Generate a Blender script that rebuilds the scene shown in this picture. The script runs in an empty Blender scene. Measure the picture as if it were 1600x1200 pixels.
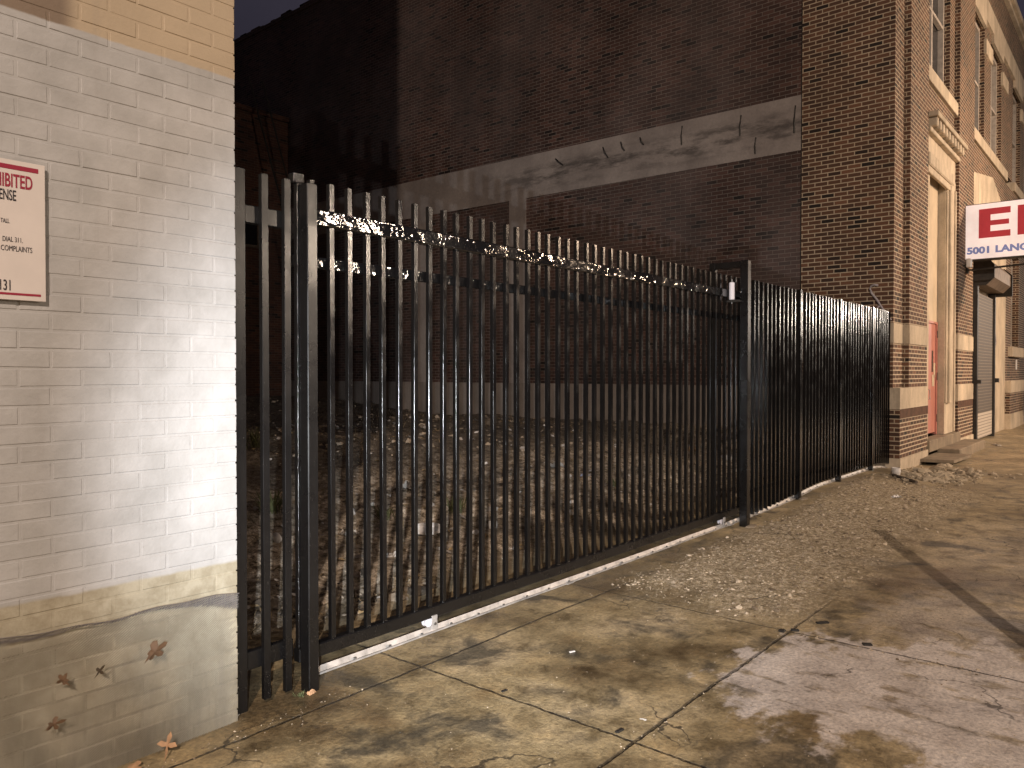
import bpy, bmesh, math, random
import numpy as np
from mathutils import Vector, Matrix, noise
random.seed(7); rng = np.random.default_rng(7)
R = math.radians
S = bpy.context.scene
C = S.collection

# ------------------------------------------------------------------ camera, world, lamps, exposure
EYE = 1.54
PITCH = math.atan(18/1202); YAW = R(39.8)
cam_d = bpy.data.cameras.new("camera"); cam = bpy.data.objects.new("camera", cam_d); C.objects.link(cam)
cam_d.sensor_width = 36; cam_d.lens = 36*1202/1600; cam_d.clip_end = 500; cam_d.clip_start = .05
cam.location = (0, 0, EYE); cam.rotation_euler = (math.pi/2-PITCH, 0, YAW-math.pi/2)
S.camera = cam
S.view_settings.view_transform = 'Standard'; S.view_settings.look = 'None'
S.view_settings.exposure = 0.32; S.view_settings.gamma = 1

w = bpy.data.worlds.new("World"); S.world = w; w.use_nodes = True
nt = w.node_tree; nt.nodes.clear()
out = nt.nodes.new('ShaderNodeOutputWorld'); bg = nt.nodes.new('ShaderNodeBackground')
tc = nt.nodes.new('ShaderNodeTexCoord'); sep = nt.nodes.new('ShaderNodeSeparateXYZ'); cr = nt.nodes.new('ShaderNodeValToRGB')
nt.links.new(tc.outputs['Generated'], sep.inputs[0]); nt.links.new(sep.outputs['Z'], cr.inputs[0])
cr.color_ramp.elements[0].position = 0.0; cr.color_ramp.elements[0].color = (.060, .040, .030, 1)
cr.color_ramp.elements[1].position = .30; cr.color_ramp.elements[1].color = (.034, .031, .046, 1)
cn = nt.nodes.new('ShaderNodeTexNoise'); cn.inputs['Scale'].default_value = 3.5; cn.inputs['Detail'].default_value = 5
nt.links.new(tc.outputs['Generated'], cn.inputs['Vector'])
cm = nt.nodes.new('ShaderNodeMix'); cm.data_type = 'RGBA'; cm.blend_type = 'MULTIPLY'; cm.inputs[0].default_value = .8
c2 = nt.nodes.new('ShaderNodeValToRGB'); c2.color_ramp.elements[0].position = .35; c2.color_ramp.elements[0].color = (.7, .7, .75, 1)
c2.color_ramp.elements[1].position = .65; c2.color_ramp.elements[1].color = (1.35, 1.3, 1.25, 1)
nt.links.new(cn.outputs['Fac'], c2.inputs[0]); nt.links.new(cr.outputs[0], cm.inputs[6]); nt.links.new(c2.outputs[0], cm.inputs[7])
nt.links.new(cm.outputs[2], bg.inputs[0]); bg.inputs[1].default_value = 0.6
nt.links.new(bg.outputs[0], out.inputs[0])

def lamp(name, typ, loc, col, power, radius=.15, target=None, **kw):
    d = bpy.data.lights.new(name, typ); o = bpy.data.objects.new(name, d); C.objects.link(o)
    d.color = col; d.energy = power; d.shadow_soft_size = radius; o.location = loc
    if target is not None:
        o.rotation_euler = (Vector(target)-Vector(loc)).to_track_quat('-Z', 'Y').to_euler()
    for k, v in kw.items(): setattr(d, k, v)
    return o
WARM = (1, .66, .38)
lamp('street_light_far', 'SPOT', (20.5, -6.5, 6.6), (1, .72, .50), 5000, .40, target=(19, 3, 3), spot_size=R(130), spot_blend=1.0)
lamp('street_light_middle', 'POINT', (12.0, -9.5, 4.7), (1, .80, .62), 1600, .30)
lamp('street_light_distant', 'POINT', (48.0, -8.0, 5.2), (1, .86, .72), 2400, .35)
lamp('street_light_near', 'POINT', (-7.4, -6.3, 9.2), (1, .80, .65), 6600, .08)
va = (math.cos(YAW), math.sin(YAW))
lamp('hand_torch', 'SPOT', (-.05, .14, 1.20), (.93, .96, 1.0), 1250, .012,
     target=(-.05+va[0]*5, .14+va[1]*5, 1.12), spot_size=R(61), spot_blend=1.0)

# ------------------------------------------------------------------ maths helpers
def sst(a, b, x):
    t = np.clip((np.asarray(x, float)-a)/(b-a), 0, 1); return t*t*(3-2*t)
def vnoise(x, y, seed=0):
    x = np.asarray(x, float); y = np.asarray(y, float)
    xi = np.floor(x).astype(np.int64); yi = np.floor(y).astype(np.int64); fx = x-xi; fy = y-yi
    fx = fx*fx*(3-2*fx); fy = fy*fy*(3-2*fy)
    def h(a, b):
        n = (a*374761393+b*668265263+seed*982451653) & 0xffffffff
        n = ((n ^ (n >> 13))*1274126177) & 0xffffffff
        return ((n ^ (n >> 16)) & 0xffff)/65535.0
    return (h(xi, yi)*(1-fx)+h(xi+1, yi)*fx)*(1-fy)+(h(xi, yi+1)*(1-fx)+h(xi+1, yi+1)*fx)*fy
def fbm(x, y, o=4, seed=0):
    s = 0; a = .5
    for i in range(o): s = s+a*vnoise(x*2**i, y*2**i, seed+i*7); a *= .5
    return s-.47
def rough_zone(x, y):
    n = (vnoise(x*1.3, y*1.3, 5)-.5)*.9
    return sst(4.5, 5.0, x+n*.3)*sst(1.45, 1.95, y+n*.45)*(1-sst(2.85, 3.1, y))*(1-sst(10.5, 12.0, x))
def mound(x, y):
    return .115*sst(7.2, 10, x)*(1-sst(12.0, 13.7, x))*sst(1.5, 3.0, y)
def gz(x, y):
    x = np.asarray(x, float); y = np.asarray(y, float)
    z = mound(x, y)*(1-sst(3.6, 5, y))
    z = z+.007*fbm(x*.7, y*.7, 3, 2)*2
    z = z+rough_zone(x, y)*(.016+.03*fbm(x*5, y*5, 4, 3))
    lot = sst(3.75, 4.5, y)
    rise = .58*np.maximum(sst(3.9, 8.5, y), sst(11.2, 12.7, x)*sst(3.6, 4.6, y))+.25*sst(13, 18, y)
    z = z+lot*(rise+.16*fbm(x*.9, y*.9, 3, 11)+.16*fbm(x*4, y*4, 4, 12))
    return z
def pix(px, py, Z=None):
    """where the sight line through a photo point meets the ground"""
    a = (px-800)/1202; b = (600-py)/1202; cp, sp = math.cos(PITCH), math.sin(PITCH)
    f = cp+b*sp; u = -sp+b*cp
    dx = f*va[0]+a*va[1]; dy = f*va[1]-a*va[0]
    z = 0.0
    for _ in range(40):
        t = (z-EYE)/u; zn = float(gz(t*dx, t*dy)) if Z is None else Z
        z = z*.5+zn*.5
    return t*dx, t*dy, z

# ------------------------------------------------------------------ materials
def mat(name): 
    m = bpy.data.materials.new(name); m.use_nodes = True
    return m
class NB:
    def __init__(s, name):
        s.m = mat(name); s.t = s.m.node_tree; s.b = s.t.nodes['Principled BSDF']
    def n(s, typ, **kw):
        nd = s.t.nodes.new('ShaderNode'+typ)
        for k, v in kw.items():
            if k.startswith('i_'): nd.inputs[k[2:].replace('_', ' ')].default_value = v
            else: setattr(nd, k, v)
        return nd
    def l(s, a, b): s.t.links.new(a, b); return s
    def pos(s):
        if not hasattr(s, '_p'): s._p = s.n('NewGeometry').outputs['Position']
        return s._p
    def xyz(s):
        if not hasattr(s, '_x'):
            q = s.n('SeparateXYZ'); s.l(s.pos(), q.inputs[0]); s._x = q.outputs
        return s._x
    def noise(s, scale, detail=4, rough=.55, vec=None, dist=0, stretch=None):
        v = vec or s.pos()
        if stretch:
            mp = s.n('Mapping'); mp.inputs['Scale'].default_value = stretch; s.l(v, mp.inputs[0]); v = mp.outputs[0]
        q = s.n('TexNoise'); q.inputs['Scale'].default_value = scale; q.inputs['Detail'].default_value = detail
        q.inputs['Roughness'].default_value = rough; q.inputs['Distortion'].default_value = dist
        s.l(v, q.inputs['Vector']); return q.outputs['Fac']
    def vor(s, scale, feature='F1', vec=None):
        q = s.n('TexVoronoi'); q.feature = feature; q.inputs['Scale'].default_value = scale
        s.l(vec or s.pos(), q.inputs['Vector']); return q
    def ramp(s, fac, stops):
        q = s.n('ValToRGB'); e = q.color_ramp.elements
        while len(e) < len(stops): e.new(.5)
        for el, (p, c) in zip(e, stops):
            el.position = p
            c = (c, c, c) if not isinstance(c, (tuple, list)) else c
            el.color = (*c, 1)
        s.l(fac, q.inputs[0]); return q.outputs[0]
    def mix(s, fac, a, b, blend='MIX'):
        q = s.n('Mix'); q.data_type = 'RGBA'; q.blend_type = blend
        for sock, v in ((q.inputs[0], fac), (q.inputs[6], a), (q.inputs[7], b)):
            if isinstance(v, (int, float)): sock.default_value = v
            elif isinstance(v, (tuple, list)): sock.default_value = (*v, 1) if len(v) == 3 else v
            else: s.l(v, sock)
        return q.outputs[2]
    def math(s, op, a, b=0, c=None, clamp=False):
        q = s.n('Math'); q.operation = op; q.use_clamp = clamp
        for i, v in enumerate((a, b, c)):
            if v is None: continue
            if isinstance(v, (int, float)): q.inputs[i].default_value = v
            else: s.l(v, q.inputs[i])
        return q.outputs[0]
    def step(s, v, a, b):
        q = s.n('MapRange'); q.interpolation_type = 'SMOOTHSTEP'
        q.inputs[1].default_value = a; q.inputs[2].default_value = b
        s.l(v, q.inputs[0]); return q.outputs[0]
    def bump(s, h, strength=.5, dist=.01, prev=None):
        q = s.n('Bump'); q.inputs['Strength'].default_value = strength; q.inputs['Distance'].default_value = dist
        s.l(h, q.inputs['Height'])
        if prev: s.l(prev, q.inputs['Normal'])
        return q.outputs[0]
    def fin(s, col=None, rough=None, normal=None, metal=None, spec=None, **kw):
        for k, v in (('Base Color', col), ('Roughness', rough), ('Normal', normal), ('Metallic', metal), ('Specular IOR Level', spec)):
            if v is None: continue
            if isinstance(v, (int, float)): s.b.inputs[k].default_value = v
            elif isinstance(v, (tuple, list)): s.b.inputs[k].default_value = (*v, 1)
            else: s.l(v, s.b.inputs[k])
        for k, v in kw.items(): s.b.inputs[k.replace('_', ' ')].default_value = v
        return s.m

def brick_mat(name, c1, c2, mortar, w=.205, h=.0685, ms=.010, dark=.25, dirt=.5, bump=1.0, rough=.8, wash=None):
    b = NB(name)
    uv = b.n('UVMap').outputs[0]
    wob = b.n('TexNoise'); wob.inputs['Scale'].default_value = 9; b.l(b.pos(), wob.inputs['Vector'])
    va_ = b.n('VectorMath'); va_.operation = 'MULTIPLY_ADD'; b.l(wob.outputs['Color'], va_.inputs[0])
    va_.inputs[1].default_value = (.006, .005, 0); b.l(uv, va_.inputs[2])
    t = b.n('TexBrick'); t.offset = .5
    b.l(va_.outputs[0], t.inputs['Vector'])
    t.inputs['Scale'].default_value = 1; t.inputs['Brick Width'].default_value = w; t.inputs['Row Height'].default_value = h
    t.inputs['Mortar Size'].default_value = ms/2; t.inputs['Mortar Smooth'].default_value = .15; t.inputs['Bias'].default_value = 0
    t.inputs['Color1'].default_value = (0, 0, 0, 1); t.inputs['Color2'].default_value = (1, 1, 1, 1); t.inputs['Mortar'].default_value = (.5, .5, .5, 1)
    bc = b.ramp(t.outputs['Color'], [(0, tuple(v*dark for v in c1)), (.045, tuple(v*dark for v in c1)), (.09, c1), (.85, c2), (1, tuple(v*1.35 for v in c2))])
    grain = b.noise(60, 5, .6)
    bc = b.mix(.5, bc, b.ramp(grain, [(.3, .35), (.7, 1)]), 'MULTIPLY')
    mc = b.mix(b.noise(7, 4), mortar, tuple(v*.6 for v in mortar))
    col = b.mix(t.outputs['Fac'], bc, mc)
    if wash:
        wf = b.ramp(b.noise(.55, 6, .6, stretch=(1, 1, .5)), [(.42, 0), (.62, wash[1])])
        col = b.mix(wf, col, wash[0])
    d = b.ramp(b.noise(.8, 6, .62, stretch=(1, 1, .8)), [(.33, 1-dirt), (.62, 1)])
    col = b.mix(1, col, d, 'MULTIPLY')
    hgt = b.math('ADD', b.math('MULTIPLY', t.outputs['Fac'], -1), b.math('MULTIPLY', grain, .35))
    return b.fin(col, rough, b.bump(hgt, bump, .008))

def stone_mat(name, col, dirt=.6, rough=.85, scale=1.0):
    b = NB(name)
    n1 = b.noise(1.6*scale, 6, .65, stretch=(1, 1, .6)); n2 = b.noise(25, 5, .6)
    c = b.mix(b.ramp(n1, [(.35, 0), (.65, 1)]), tuple(v*(1-dirt*.6) for v in col), col)
    st = b.noise(5, 5, .7, stretch=(1, 1, .12))
    c = b.mix(b.ramp(st, [(.52, 0), (.72, dirt*.8)]), c, tuple(v*.35 for v in col))
    c = b.mix(.35, c, b.ramp(n2, [(.3, .6), (.7, 1)]), 'MULTIPLY')
    return b.fin(c, rough, b.bump(n2, .5, .006))

# painted left wall: white block of paint over tan
def painted():
    b = NB('painted_brick'); x, y, z = b.xyz()
    n = b.noise(6, 5, .6); nf = b.noise(70, 4, .6)
    zz = b.math('ADD', z, b.math('MULTIPLY', b.math('SUBTRACT', n, .5), .02))
    up = b.step(zz, 2.815, 2.825); lo = b.math('SUBTRACT', 1, b.step(zz, .705, .72))
    white = b.mix(b.ramp(n, [(.35, 0), (.7, 1)]), (.40, .395, .385), (.50, .495, .49))
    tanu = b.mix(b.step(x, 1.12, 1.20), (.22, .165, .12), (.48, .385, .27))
    tanl = b.mix(b.ramp(b.noise(9, 5, .7), [(.4, 0), (.6, 1)]), (.34, .30, .215), (.46, .42, .32))
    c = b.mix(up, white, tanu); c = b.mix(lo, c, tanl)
    # damp grime climbing from the pavement, drips
    dr = b.noise(11, 6, .7, stretch=(1, 1, .22))
    zl = b.math('SUBTRACT', 1, b.step(z, .0, .48))
    g = b.math('MULTIPLY', b.ramp(dr, [(.38, 0), (.6, 1)]), zl)
    c = b.mix(b.math('MULTIPLY', g, .6), c, (.10, .095, .09))
    c = b.mix(b.math('MULTIPLY', zl, .30), c, (.26, .24, .19))
    # scuffs and chipped paint
    ch = b.math('MULTIPLY', b.ramp(b.noise(18, 6, .75), [(.70, 0), (.73, 1)]), .7)
    c = b.mix(ch, c, (.20, .18, .17))
    dr2 = b.ramp(b.noise(14, 5, .65, stretch=(1, 1, .06)), [(.60, 0), (.72, .14)])
    c = b.mix(dr2, c, (.30, .27, .25))
    c = b.mix(.45, c, b.ramp(b.noise(2.2, 5, .6), [(.35, .7), (.65, 1)]), 'MULTIPLY')
    h = b.math('ADD', b.math('MULTIPLY', nf, .4), b.noise(16, 5, .6))
    return b.fin(c, .62, b.bump(h, .55, .006))
M = {}
M['painted'] = painted()
M['side_brick'] = brick_mat('common_brick', (.050, .024, .019), (.105, .052, .040), (.27, .225, .195), ms=.012, dirt=.45, wash=((.15, .125, .12), .35))
M['face_brick'] = brick_mat('face_brick', (.070, .034, .020), (.15, .070, .038), (.60, .48, .34), ms=.017, dirt=.35, dark=.22)
M['rear_brick'] = brick_mat('rear_brick', (.07, .025, .015), (.11, .04, .022), (.16, .12, .09), dirt=.5)
M['stone'] = stone_mat('limestone', (.66, .55, .41), .70)
def band_mat():
    b = NB('render_band'); x, y, z = b.xyz()
    n = b.noise(1.1, 6, .6); n2 = b.noise(22, 5, .6)
    c = b.mix(b.ramp(n, [(.35, 0), (.65, 1)]), (.22, .19, .175), (.34, .30, .275))
    sm = b.noise(2.6, 7, .68, stretch=(1, .55, 2.6)); mk = b.math('MULTIPLY', b.math('MULTIPLY', b.step(z, 5.3, 5.6), b.math('SUBTRACT', 1, b.step(z, 5.8, 6.05))), b.math('SUBTRACT', 1, b.step(y, 9.5, 13)))
    c = b.mix(b.math('MULTIPLY', b.ramp(sm, [(.45, 0), (.60, .85)]), mk), c, (.075, .065, .06))
    c = b.mix(.4, c, b.ramp(n2, [(.3, .6), (.7, 1)]), 'MULTIPLY')
    return b.fin(c, .85, b.bump(b.math('ADD', n2, b.math('MULTIPLY', sm, 1.5)), .6, .012))
M['concrete_band'] = band_mat()
M['base_concrete'] = stone_mat('wall_base_concrete', (.31, .27, .24), .6)
M['step_concrete'] = stone_mat('step_concrete', (.30, .24, .17), .7, scale=2)

def simple(name, col, rough=.6, metal=0, nscale=20, namt=.3, bump=.2, **kw):
    b = NB(name); n = b.noise(nscale, 5, .6)
    c = b.mix(1, col, b.ramp(n, [(.3, 1-namt), (.7, 1)]), 'MULTIPLY')
    return b.fin(c, rough, b.bump(n, bump, .004), metal, **kw)

def black_paint():
    b = NB('black_gloss_paint')
    n = b.noise(26, 5, .65); n2 = b.noise(5, 3, .6); sp = b.noise(140, 2, .5)
    c = b.mix(b.ramp(sp, [(.70, 0), (.76, 1)]), (.006, .0055, .0055), (.10, .09, .08))
    r = b.ramp(n2, [(.4, .26), (.62, .36)])
    return b.fin(c, r, b.bump(n, .10, .003), spec=.5)
M['black'] = black_paint()
def black_wet():
    b = NB('black_wet_rail_paint')
    n = b.noise(34, 6, .75, dist=.6); n2 = b.noise(5, 4, .6)
    r = b.ramp(n2, [(.40, .10), (.60, .26)])
    return b.fin((.005, .0045, .0045), r, b.bump(n, .38, .008), spec=.6)
M['wet'] = black_wet()
def picket_paint():
    b = NB('black_picket_paint'); n = b.noise(30, 5, .7); n2 = b.noise(6, 4, .6)
    sp = b.noise(120, 2, .5); c = b.mix(b.ramp(sp, [(.72, 0), (.77, 1)]), (.005, .0045, .0045), (.08, .075, .07))
    return b.fin(c, b.ramp(n2, [(.4, .13), (.62, .27)]), b.bump(n, .20, .005), spec=.5)
M['picket'] = picket_paint()
def rail_paint():
    b = NB('thick_gloss_rail_paint')
    n = b.noise(11, 3, .55, dist=.8); nf = b.noise(26, 3, .6); n2 = b.noise(2.2, 4, .6)
    r = b.ramp(n2, [(.40, .05), (.60, .13)])
    h = b.math('ADD', n, b.math('MULTIPLY', nf, .06))
    return b.fin((.005, .0045, .0045), r, b.bump(h, .8, .009), spec=1.0)
M['rail'] = rail_paint()
M['galv'] = simple('galvanised_steel', (.60, .575, .55), .45, .3, 14, .55)
M['bolt'] = simple('bolt_steel', (.22, .21, .20), .4, .8)
M['roller'] = simple('white_nylon', (.80, .77, .82), .45, 0, 10, .08)
M['sign_white'] = simple('notice_board', (.70, .64, .60), .5, 0, 5, .12, .05)
M['sign_red'] = simple('red_ink', (.32, .02, .05), .5, 0, 5, .1, .0)
M['sign_black'] = simple('black_ink', (.03, .025, .03), .5, 0, 5, .1, .0)
M['frame_white'] = simple('window_frame_paint', (.50, .44, .38), .6, 0, 12, .35)
M['glass'] = NB('dark_glass').fin((.012, .012, .014), .08, None, 0, .6)
M['door_red'] = simple('red_door_paint', (.50, .20, .155), .5, 0, 3, .25)
M['cream'] = simple('cream_panel', (.58, .47, .33), .7, 0, 2.5, .25)
M['dark_metal'] = simple('dark_steel', (.05, .045, .04), .5, .4, 14, .4)
M['brown_metal'] = simple('shutter_box_steel', (.22, .165, .125), .55, .2, 6, .5)
M['netting'] = simple('netting_plastic', (.30, .285, .24), .55, 0, 5, .2, 0)
M['net_hem'] = simple('netting_hem_plastic', (.20, .185, .18), .55, 0, 40, .5, .5)
M['leaf'] = simple('dead_leaf', (.17, .10, .055), .7, 0, 25, .5)
M['leaf_dark'] = simple('dark_leaf', (.10, .07, .04), .7, 0, 25, .5)
M['leaf_pale'] = simple('pale_dry_leaf', (.60, .36, .20), .7, 0, 25, .4)
M['white_plastic'] = simple('white_plastic', (.72, .69, .66), .4, 0, 8, .15)
M['paper'] = simple('paper', (.62, .58, .52), .8, 0, 10, .3)
M['blue_plastic'] = simple('blue_plastic', (.35, .42, .60), .35)
M['tan_card'] = simple('cardboard', (.42, .28, .16), .8, 0, 12, .4)
M['chip'] = simple('dark_chip', (.03, .028, .026), .5)
M['pipe'] = simple('grey_cable', (.40, .36, .38), .55)
M['wood'] = simple('weathered_wood', (.13, .10, .075), .8, 0, 15, .5)

def shutter_mat():
    b = NB('shutter_slats'); x, y, z = b.xyz()
    gx = b.math('PINGPONG', x, .055); gz_ = b.math('PINGPONG', z, .035)
    m = b.math('MULTIPLY', b.step(gx, .006, .012), b.step(gz_, .006, .012))
    low = b.math('SUBTRACT', 1, b.step(z, .62, .64))
    c = b.mix(m, (.20, .165, .135), (.085, .075, .065))
    c = b.mix(low, c, b.mix(b.step(gz_, .004, .010), (.20, .17, .14), (.52, .46, .39)))
    return b.fin(c, .6, b.bump(m, .6, .01), .1)
M['shutter'] = shutter_mat()
def lit_sign(name, col, e):
    b = NB(name); n = b.noise(2.5, 4, .6)
    c = b.mix(1, col, b.ramp(n, [(.3, .82), (.7, 1)]), 'MULTIPLY')
    b.l(c, b.b.inputs['Emission Color']); b.b.inputs['Emission Strength'].default_value = e
    return b.fin(c, .5)
M['box_white'] = lit_sign('lightbox_face', (.72, .60, .55), .72)
M['box_red'] = lit_sign('lightbox_red', (.40, .025, .035), .38)
M['box_blue'] = lit_sign('lightbox_blue', (.18, .21, .40), .40)

def pavement():
    b = NB('concrete_pavement'); x, y, z = b.xyz(); uvw = b.pos()
    nbig = b.noise(1.15, 6, .62); nm = b.noise(4.2, 7, .68); nf = b.noise(48, 6, .7); ns = b.noise(190, 3, .6)
    c = b.ramp(nbig, [(.36, (.135, .096, .050)), (.50, (.335, .262, .148)), (.62, (.50, .395, .24))])
    c = b.mix(.75, c, b.ramp(nm, [(.36, (.30, .27, .22)), (.50, (1, 1, 1)), (.66, (1.35, 1.28, 1.2))]), 'MULTIPLY')
    # oily dark stains
    so = b.ramp(b.noise(2.3, 5, .6, dist=.4), [(.52, 0), (.64, .85)])
    c = b.mix(so, c, (.060, .052, .038))
    # far end of the walk is paler, dusty
    far = b.step(x, 7.5, 13.5); c = b.mix(b.math('MULTIPLY', far, .5), c, (.30, .25, .18))
    # gravelly broken zone: lighter grit
    def band(v, a, b2, wd): return b.math('MULTIPLY', b.step(v, a-wd, a+wd), b.math('SUBTRACT', 1, b.step(v, b2-wd, b2+wd)))
    yw = b.math('ADD', y, b.math('MULTIPLY', b.math('SUBTRACT', nm, .5), .9))
    xw = b.math('ADD', x, b.math('MULTIPLY', b.math('SUBTRACT', nbig, .5), 1.6))
    rz = b.math('MULTIPLY', band(xw, 4.7, 11.0, .6), band(yw, 1.70, 2.95, .25))
    grit = b.ramp(b.noise(26, 6, .8), [(.35, (.14, .095, .05)), (.50, (.44, .35, .22)), (.62, (.88, .75, .57))])
    c = b.mix(b.math('MULTIPLY', rz, .92), c, grit)
    # dry pale patches on the damp slab, and damp spots inside them
    def blob(cx, cy, rx, ry, wob, soft=.10):
        dx = b.math('DIVIDE', b.math('SUBTRACT', x, cx), rx); dy = b.math('DIVIDE', b.math('SUBTRACT', y, cy), ry)
        d = b.math('SQRT', b.math('ADD', b.math('MULTIPLY', dx, dx), b.math('MULTIPLY', dy, dy)))
        w_ = b.noise(3.4, 7, .62, stretch=(1, 1.6, 1))
        d = b.math('ADD', d, b.math('MULTIPLY', b.math('SUBTRACT', w_, .5), wob))
        return b.math('SUBTRACT', 1, b.step(d, 1-soft*1.6, 1+soft*1.6))
    dry = b.math('MAXIMUM', blob(3.98, 1.22, .66, .46, 2.6), blob(4.25, .72, .85, .36, 1.6))
    dry = b.math('MAXIMUM', dry, blob(3.5, .45, .75, .30, 3.0))
    dry = b.math('MAXIMUM', dry, b.math('MULTIPLY', blob(5.4, .95, .75, .42, 1.6, .3), .5))
    dry = b.math('MAXIMUM', dry, b.math('MULTIPLY', blob(7.2, .9, 1.8, .6, 1.5, .5), .28))
    slab = b.math('SUBTRACT', 1, b.math('MULTIPLY', b.step(y, 1.66, 1.70), b.math('SUBTRACT', 1, b.step(x, 4.55, 4.57))))
    damp = b.ramp(b.noise(5.5, 5, .6, stretch=(1.7, .7, 1)), [(.54, 1), (.64, .3)])
    dry = b.math('MULTIPLY', b.math('MULTIPLY', dry, damp), 1)
    dc = b.mix(b.ramp(nm, [(.35, 0), (.65, 1)]), (.52, .455, .41), (.74, .67, .62))
    c = b.mix(b.math('MULTIPLY', dry, .9), c, dc)
    # joints
    wj = b.math('MULTIPLY', b.math('SUBTRACT', b.noise(7, 5, .7), .5), .035)
    def joint(v, at, wd):
        return b.math('SUBTRACT', 1, b.step(b.math('ABSOLUTE', b.math('ADD', b.math('SUBTRACT', v, at), wj)), wd*.4, wd))
    j = b.math('MULTIPLY', joint(y, 1.65, .011), b.math('SUBTRACT', 1, b.step(x, 4.6, 5.6)))
    for xx in (-.81, .98, 2.775, 4.56): j = b.math('MAXIMUM', j, joint(x, xx, .010))
    gj = joint(y, 2.93, .010)
    j = b.math('MAXIMUM', j, b.math('MULTIPLY', gj, b.math('SUBTRACT', 1, b.step(x, 4.6, 5.0))))
    for xx in (10.4, 12.2, 14.0, 15.8, 17.6, 19.4, 21.2): j = b.math('MAXIMUM', j, b.math('MULTIPLY', joint(x, xx, .012), .7))
    j = b.math('MULTIPLY', j, b.math('SUBTRACT', 1, b.math('MULTIPLY', rz, .9)))
    je = b.math('MULTIPLY', j, b.ramp(b.noise(30, 5, .8), [(.35, .35), (.6, 1)]))
    c = b.mix(je, c, (.020, .016, .012))
    # hairline cracks
    cv = b.vor(.9, 'DISTANCE_TO_EDGE', None); dv = b.n('VectorMath'); dv.operation = 'MULTIPLY_ADD'
    q = b.n('TexNoise'); q.inputs['Scale'].default_value = 3; q.inputs['Detail'].default_value = 6; b.l(b.pos(), q.inputs['Vector'])
    b.l(q.outputs['Color'], dv.inputs[0]); dv.inputs[1].default_value = (.5, .5, .5); b.l(b.pos(), dv.inputs[2]); b.l(dv.outputs[0], cv.inputs['Vector'])
    ck = b.math('MULTIPLY', b.math('SUBTRACT', 1, b.step(cv.outputs[0], .002, .008)), b.ramp(b.noise(.8, 2, .5), [(.5, 0), (.6, .8)]))
    c = b.mix(ck, c, (.03, .025, .02))
    # fine speckle
    c = b.mix(.6, c, b.ramp(nf, [(.3, (.30, .30, .30)), (.5, (.95, .95, .95)), (.70, (1.5, 1.45, 1.35))]), 'MULTIPLY')
    c = b.mix(b.ramp(ns, [(.66, 0), (.72, .5)]), c, (.42, .36, .28))
    wet = b.ramp(nbig, [(.40, .30), (.6, .75)])
    rr = b.math('MAXIMUM', wet, b.math('MULTIPLY', b.math('MAXIMUM', dry, rz), .9))
    h = b.math('ADD', b.math('MULTIPLY', nf, .5), b.math('MULTIPLY', nm, 1.0))
    h = b.math('ADD', h, b.math('MULTIPLY', b.math('MULTIPLY', rz, b.noise(30, 6, .8)), 2.2))
    h = b.math('SUBTRACT', h, b.math('MULTIPLY', j, 1.6))
    return b.fin(c, rr, b.bump(h, .9, .014), spec=.45)
M['pavement'] = pavement()
def soil():
    b = NB('lot_soil'); x, y, z = b.xyz()
    n1 = b.noise(1.5, 6, .65); n2 = b.noise(14, 7, .75); n3 = b.noise(55, 5, .7)
    c = b.ramp(n2, [(.36, (.05, .036, .022)), (.47, (.34, .27, .185)), (.60, (.74, .64, .52))])
    c = b.mix(.7, c, b.ramp(n1, [(.38, .30), (.58, 1.2)]), 'MULTIPLY')
    c = b.mix(.7, c, b.ramp(n3, [(.35, .25), (.62, 1.4)]), 'MULTIPLY')
    c = b.mix(b.math('MULTIPLY', b.step(b.math('ADD', y, b.math('MULTIPLY', n1, 2.0)), 6.8, 8.6), .78), c, (.030, .022, .015))  # soil colour darkened towards the back, standing in for the shade there
    near = b.math('SUBTRACT', 1, b.step(y, 3.7, 4.4))
    pave = b.mix(b.ramp(b.noise(4, 6, .65), [(.35, 0), (.65, 1)]), (.16, .12, .065), (.34, .26, .15))
    c = b.mix(near, c, pave)
    h = b.math('ADD', n2, b.math('MULTIPLY', n3, .5))
    return b.fin(c, .85, b.bump(h, .9, .03))
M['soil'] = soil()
M['asphalt'] = simple('asphalt', (.05, .048, .045), .8, 0, 60, .4, .6)
def rubble_mat(name, a, b_):
    b = NB(name); r = b.n('ObjectInfo'); n = b.noise(5, 3, .6); g = b.noise(40, 5, .7)
    v = b.n('TexWhiteNoise'); v.noise_dimensions = '1D'
    gi = b.n('NewGeometry'); b.l(gi.outputs['Random Per Island'], v.inputs['W'])
    c = b.mix(v.outputs['Value'], a, b_)
    c = b.mix(.5, c, b.ramp(g, [(.3, .4), (.7, 1.2)]), 'MULTIPLY')
    return b.fin(c, .85, b.bump(g, .7, .01))
M['pebble'] = rubble_mat('pebbles', (.14, .10, .06), (.72, .60, .45))
M['stones'] = rubble_mat('rubble_stone', (.05, .038, .027), (.50, .41, .31))
M['chunk'] = rubble_mat('broken_concrete', (.32, .26, .185), (.48, .40, .29))
M['twig'] = rubble_mat('dead_stalks', (.07, .05, .025), (.50, .37, .20))

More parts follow.
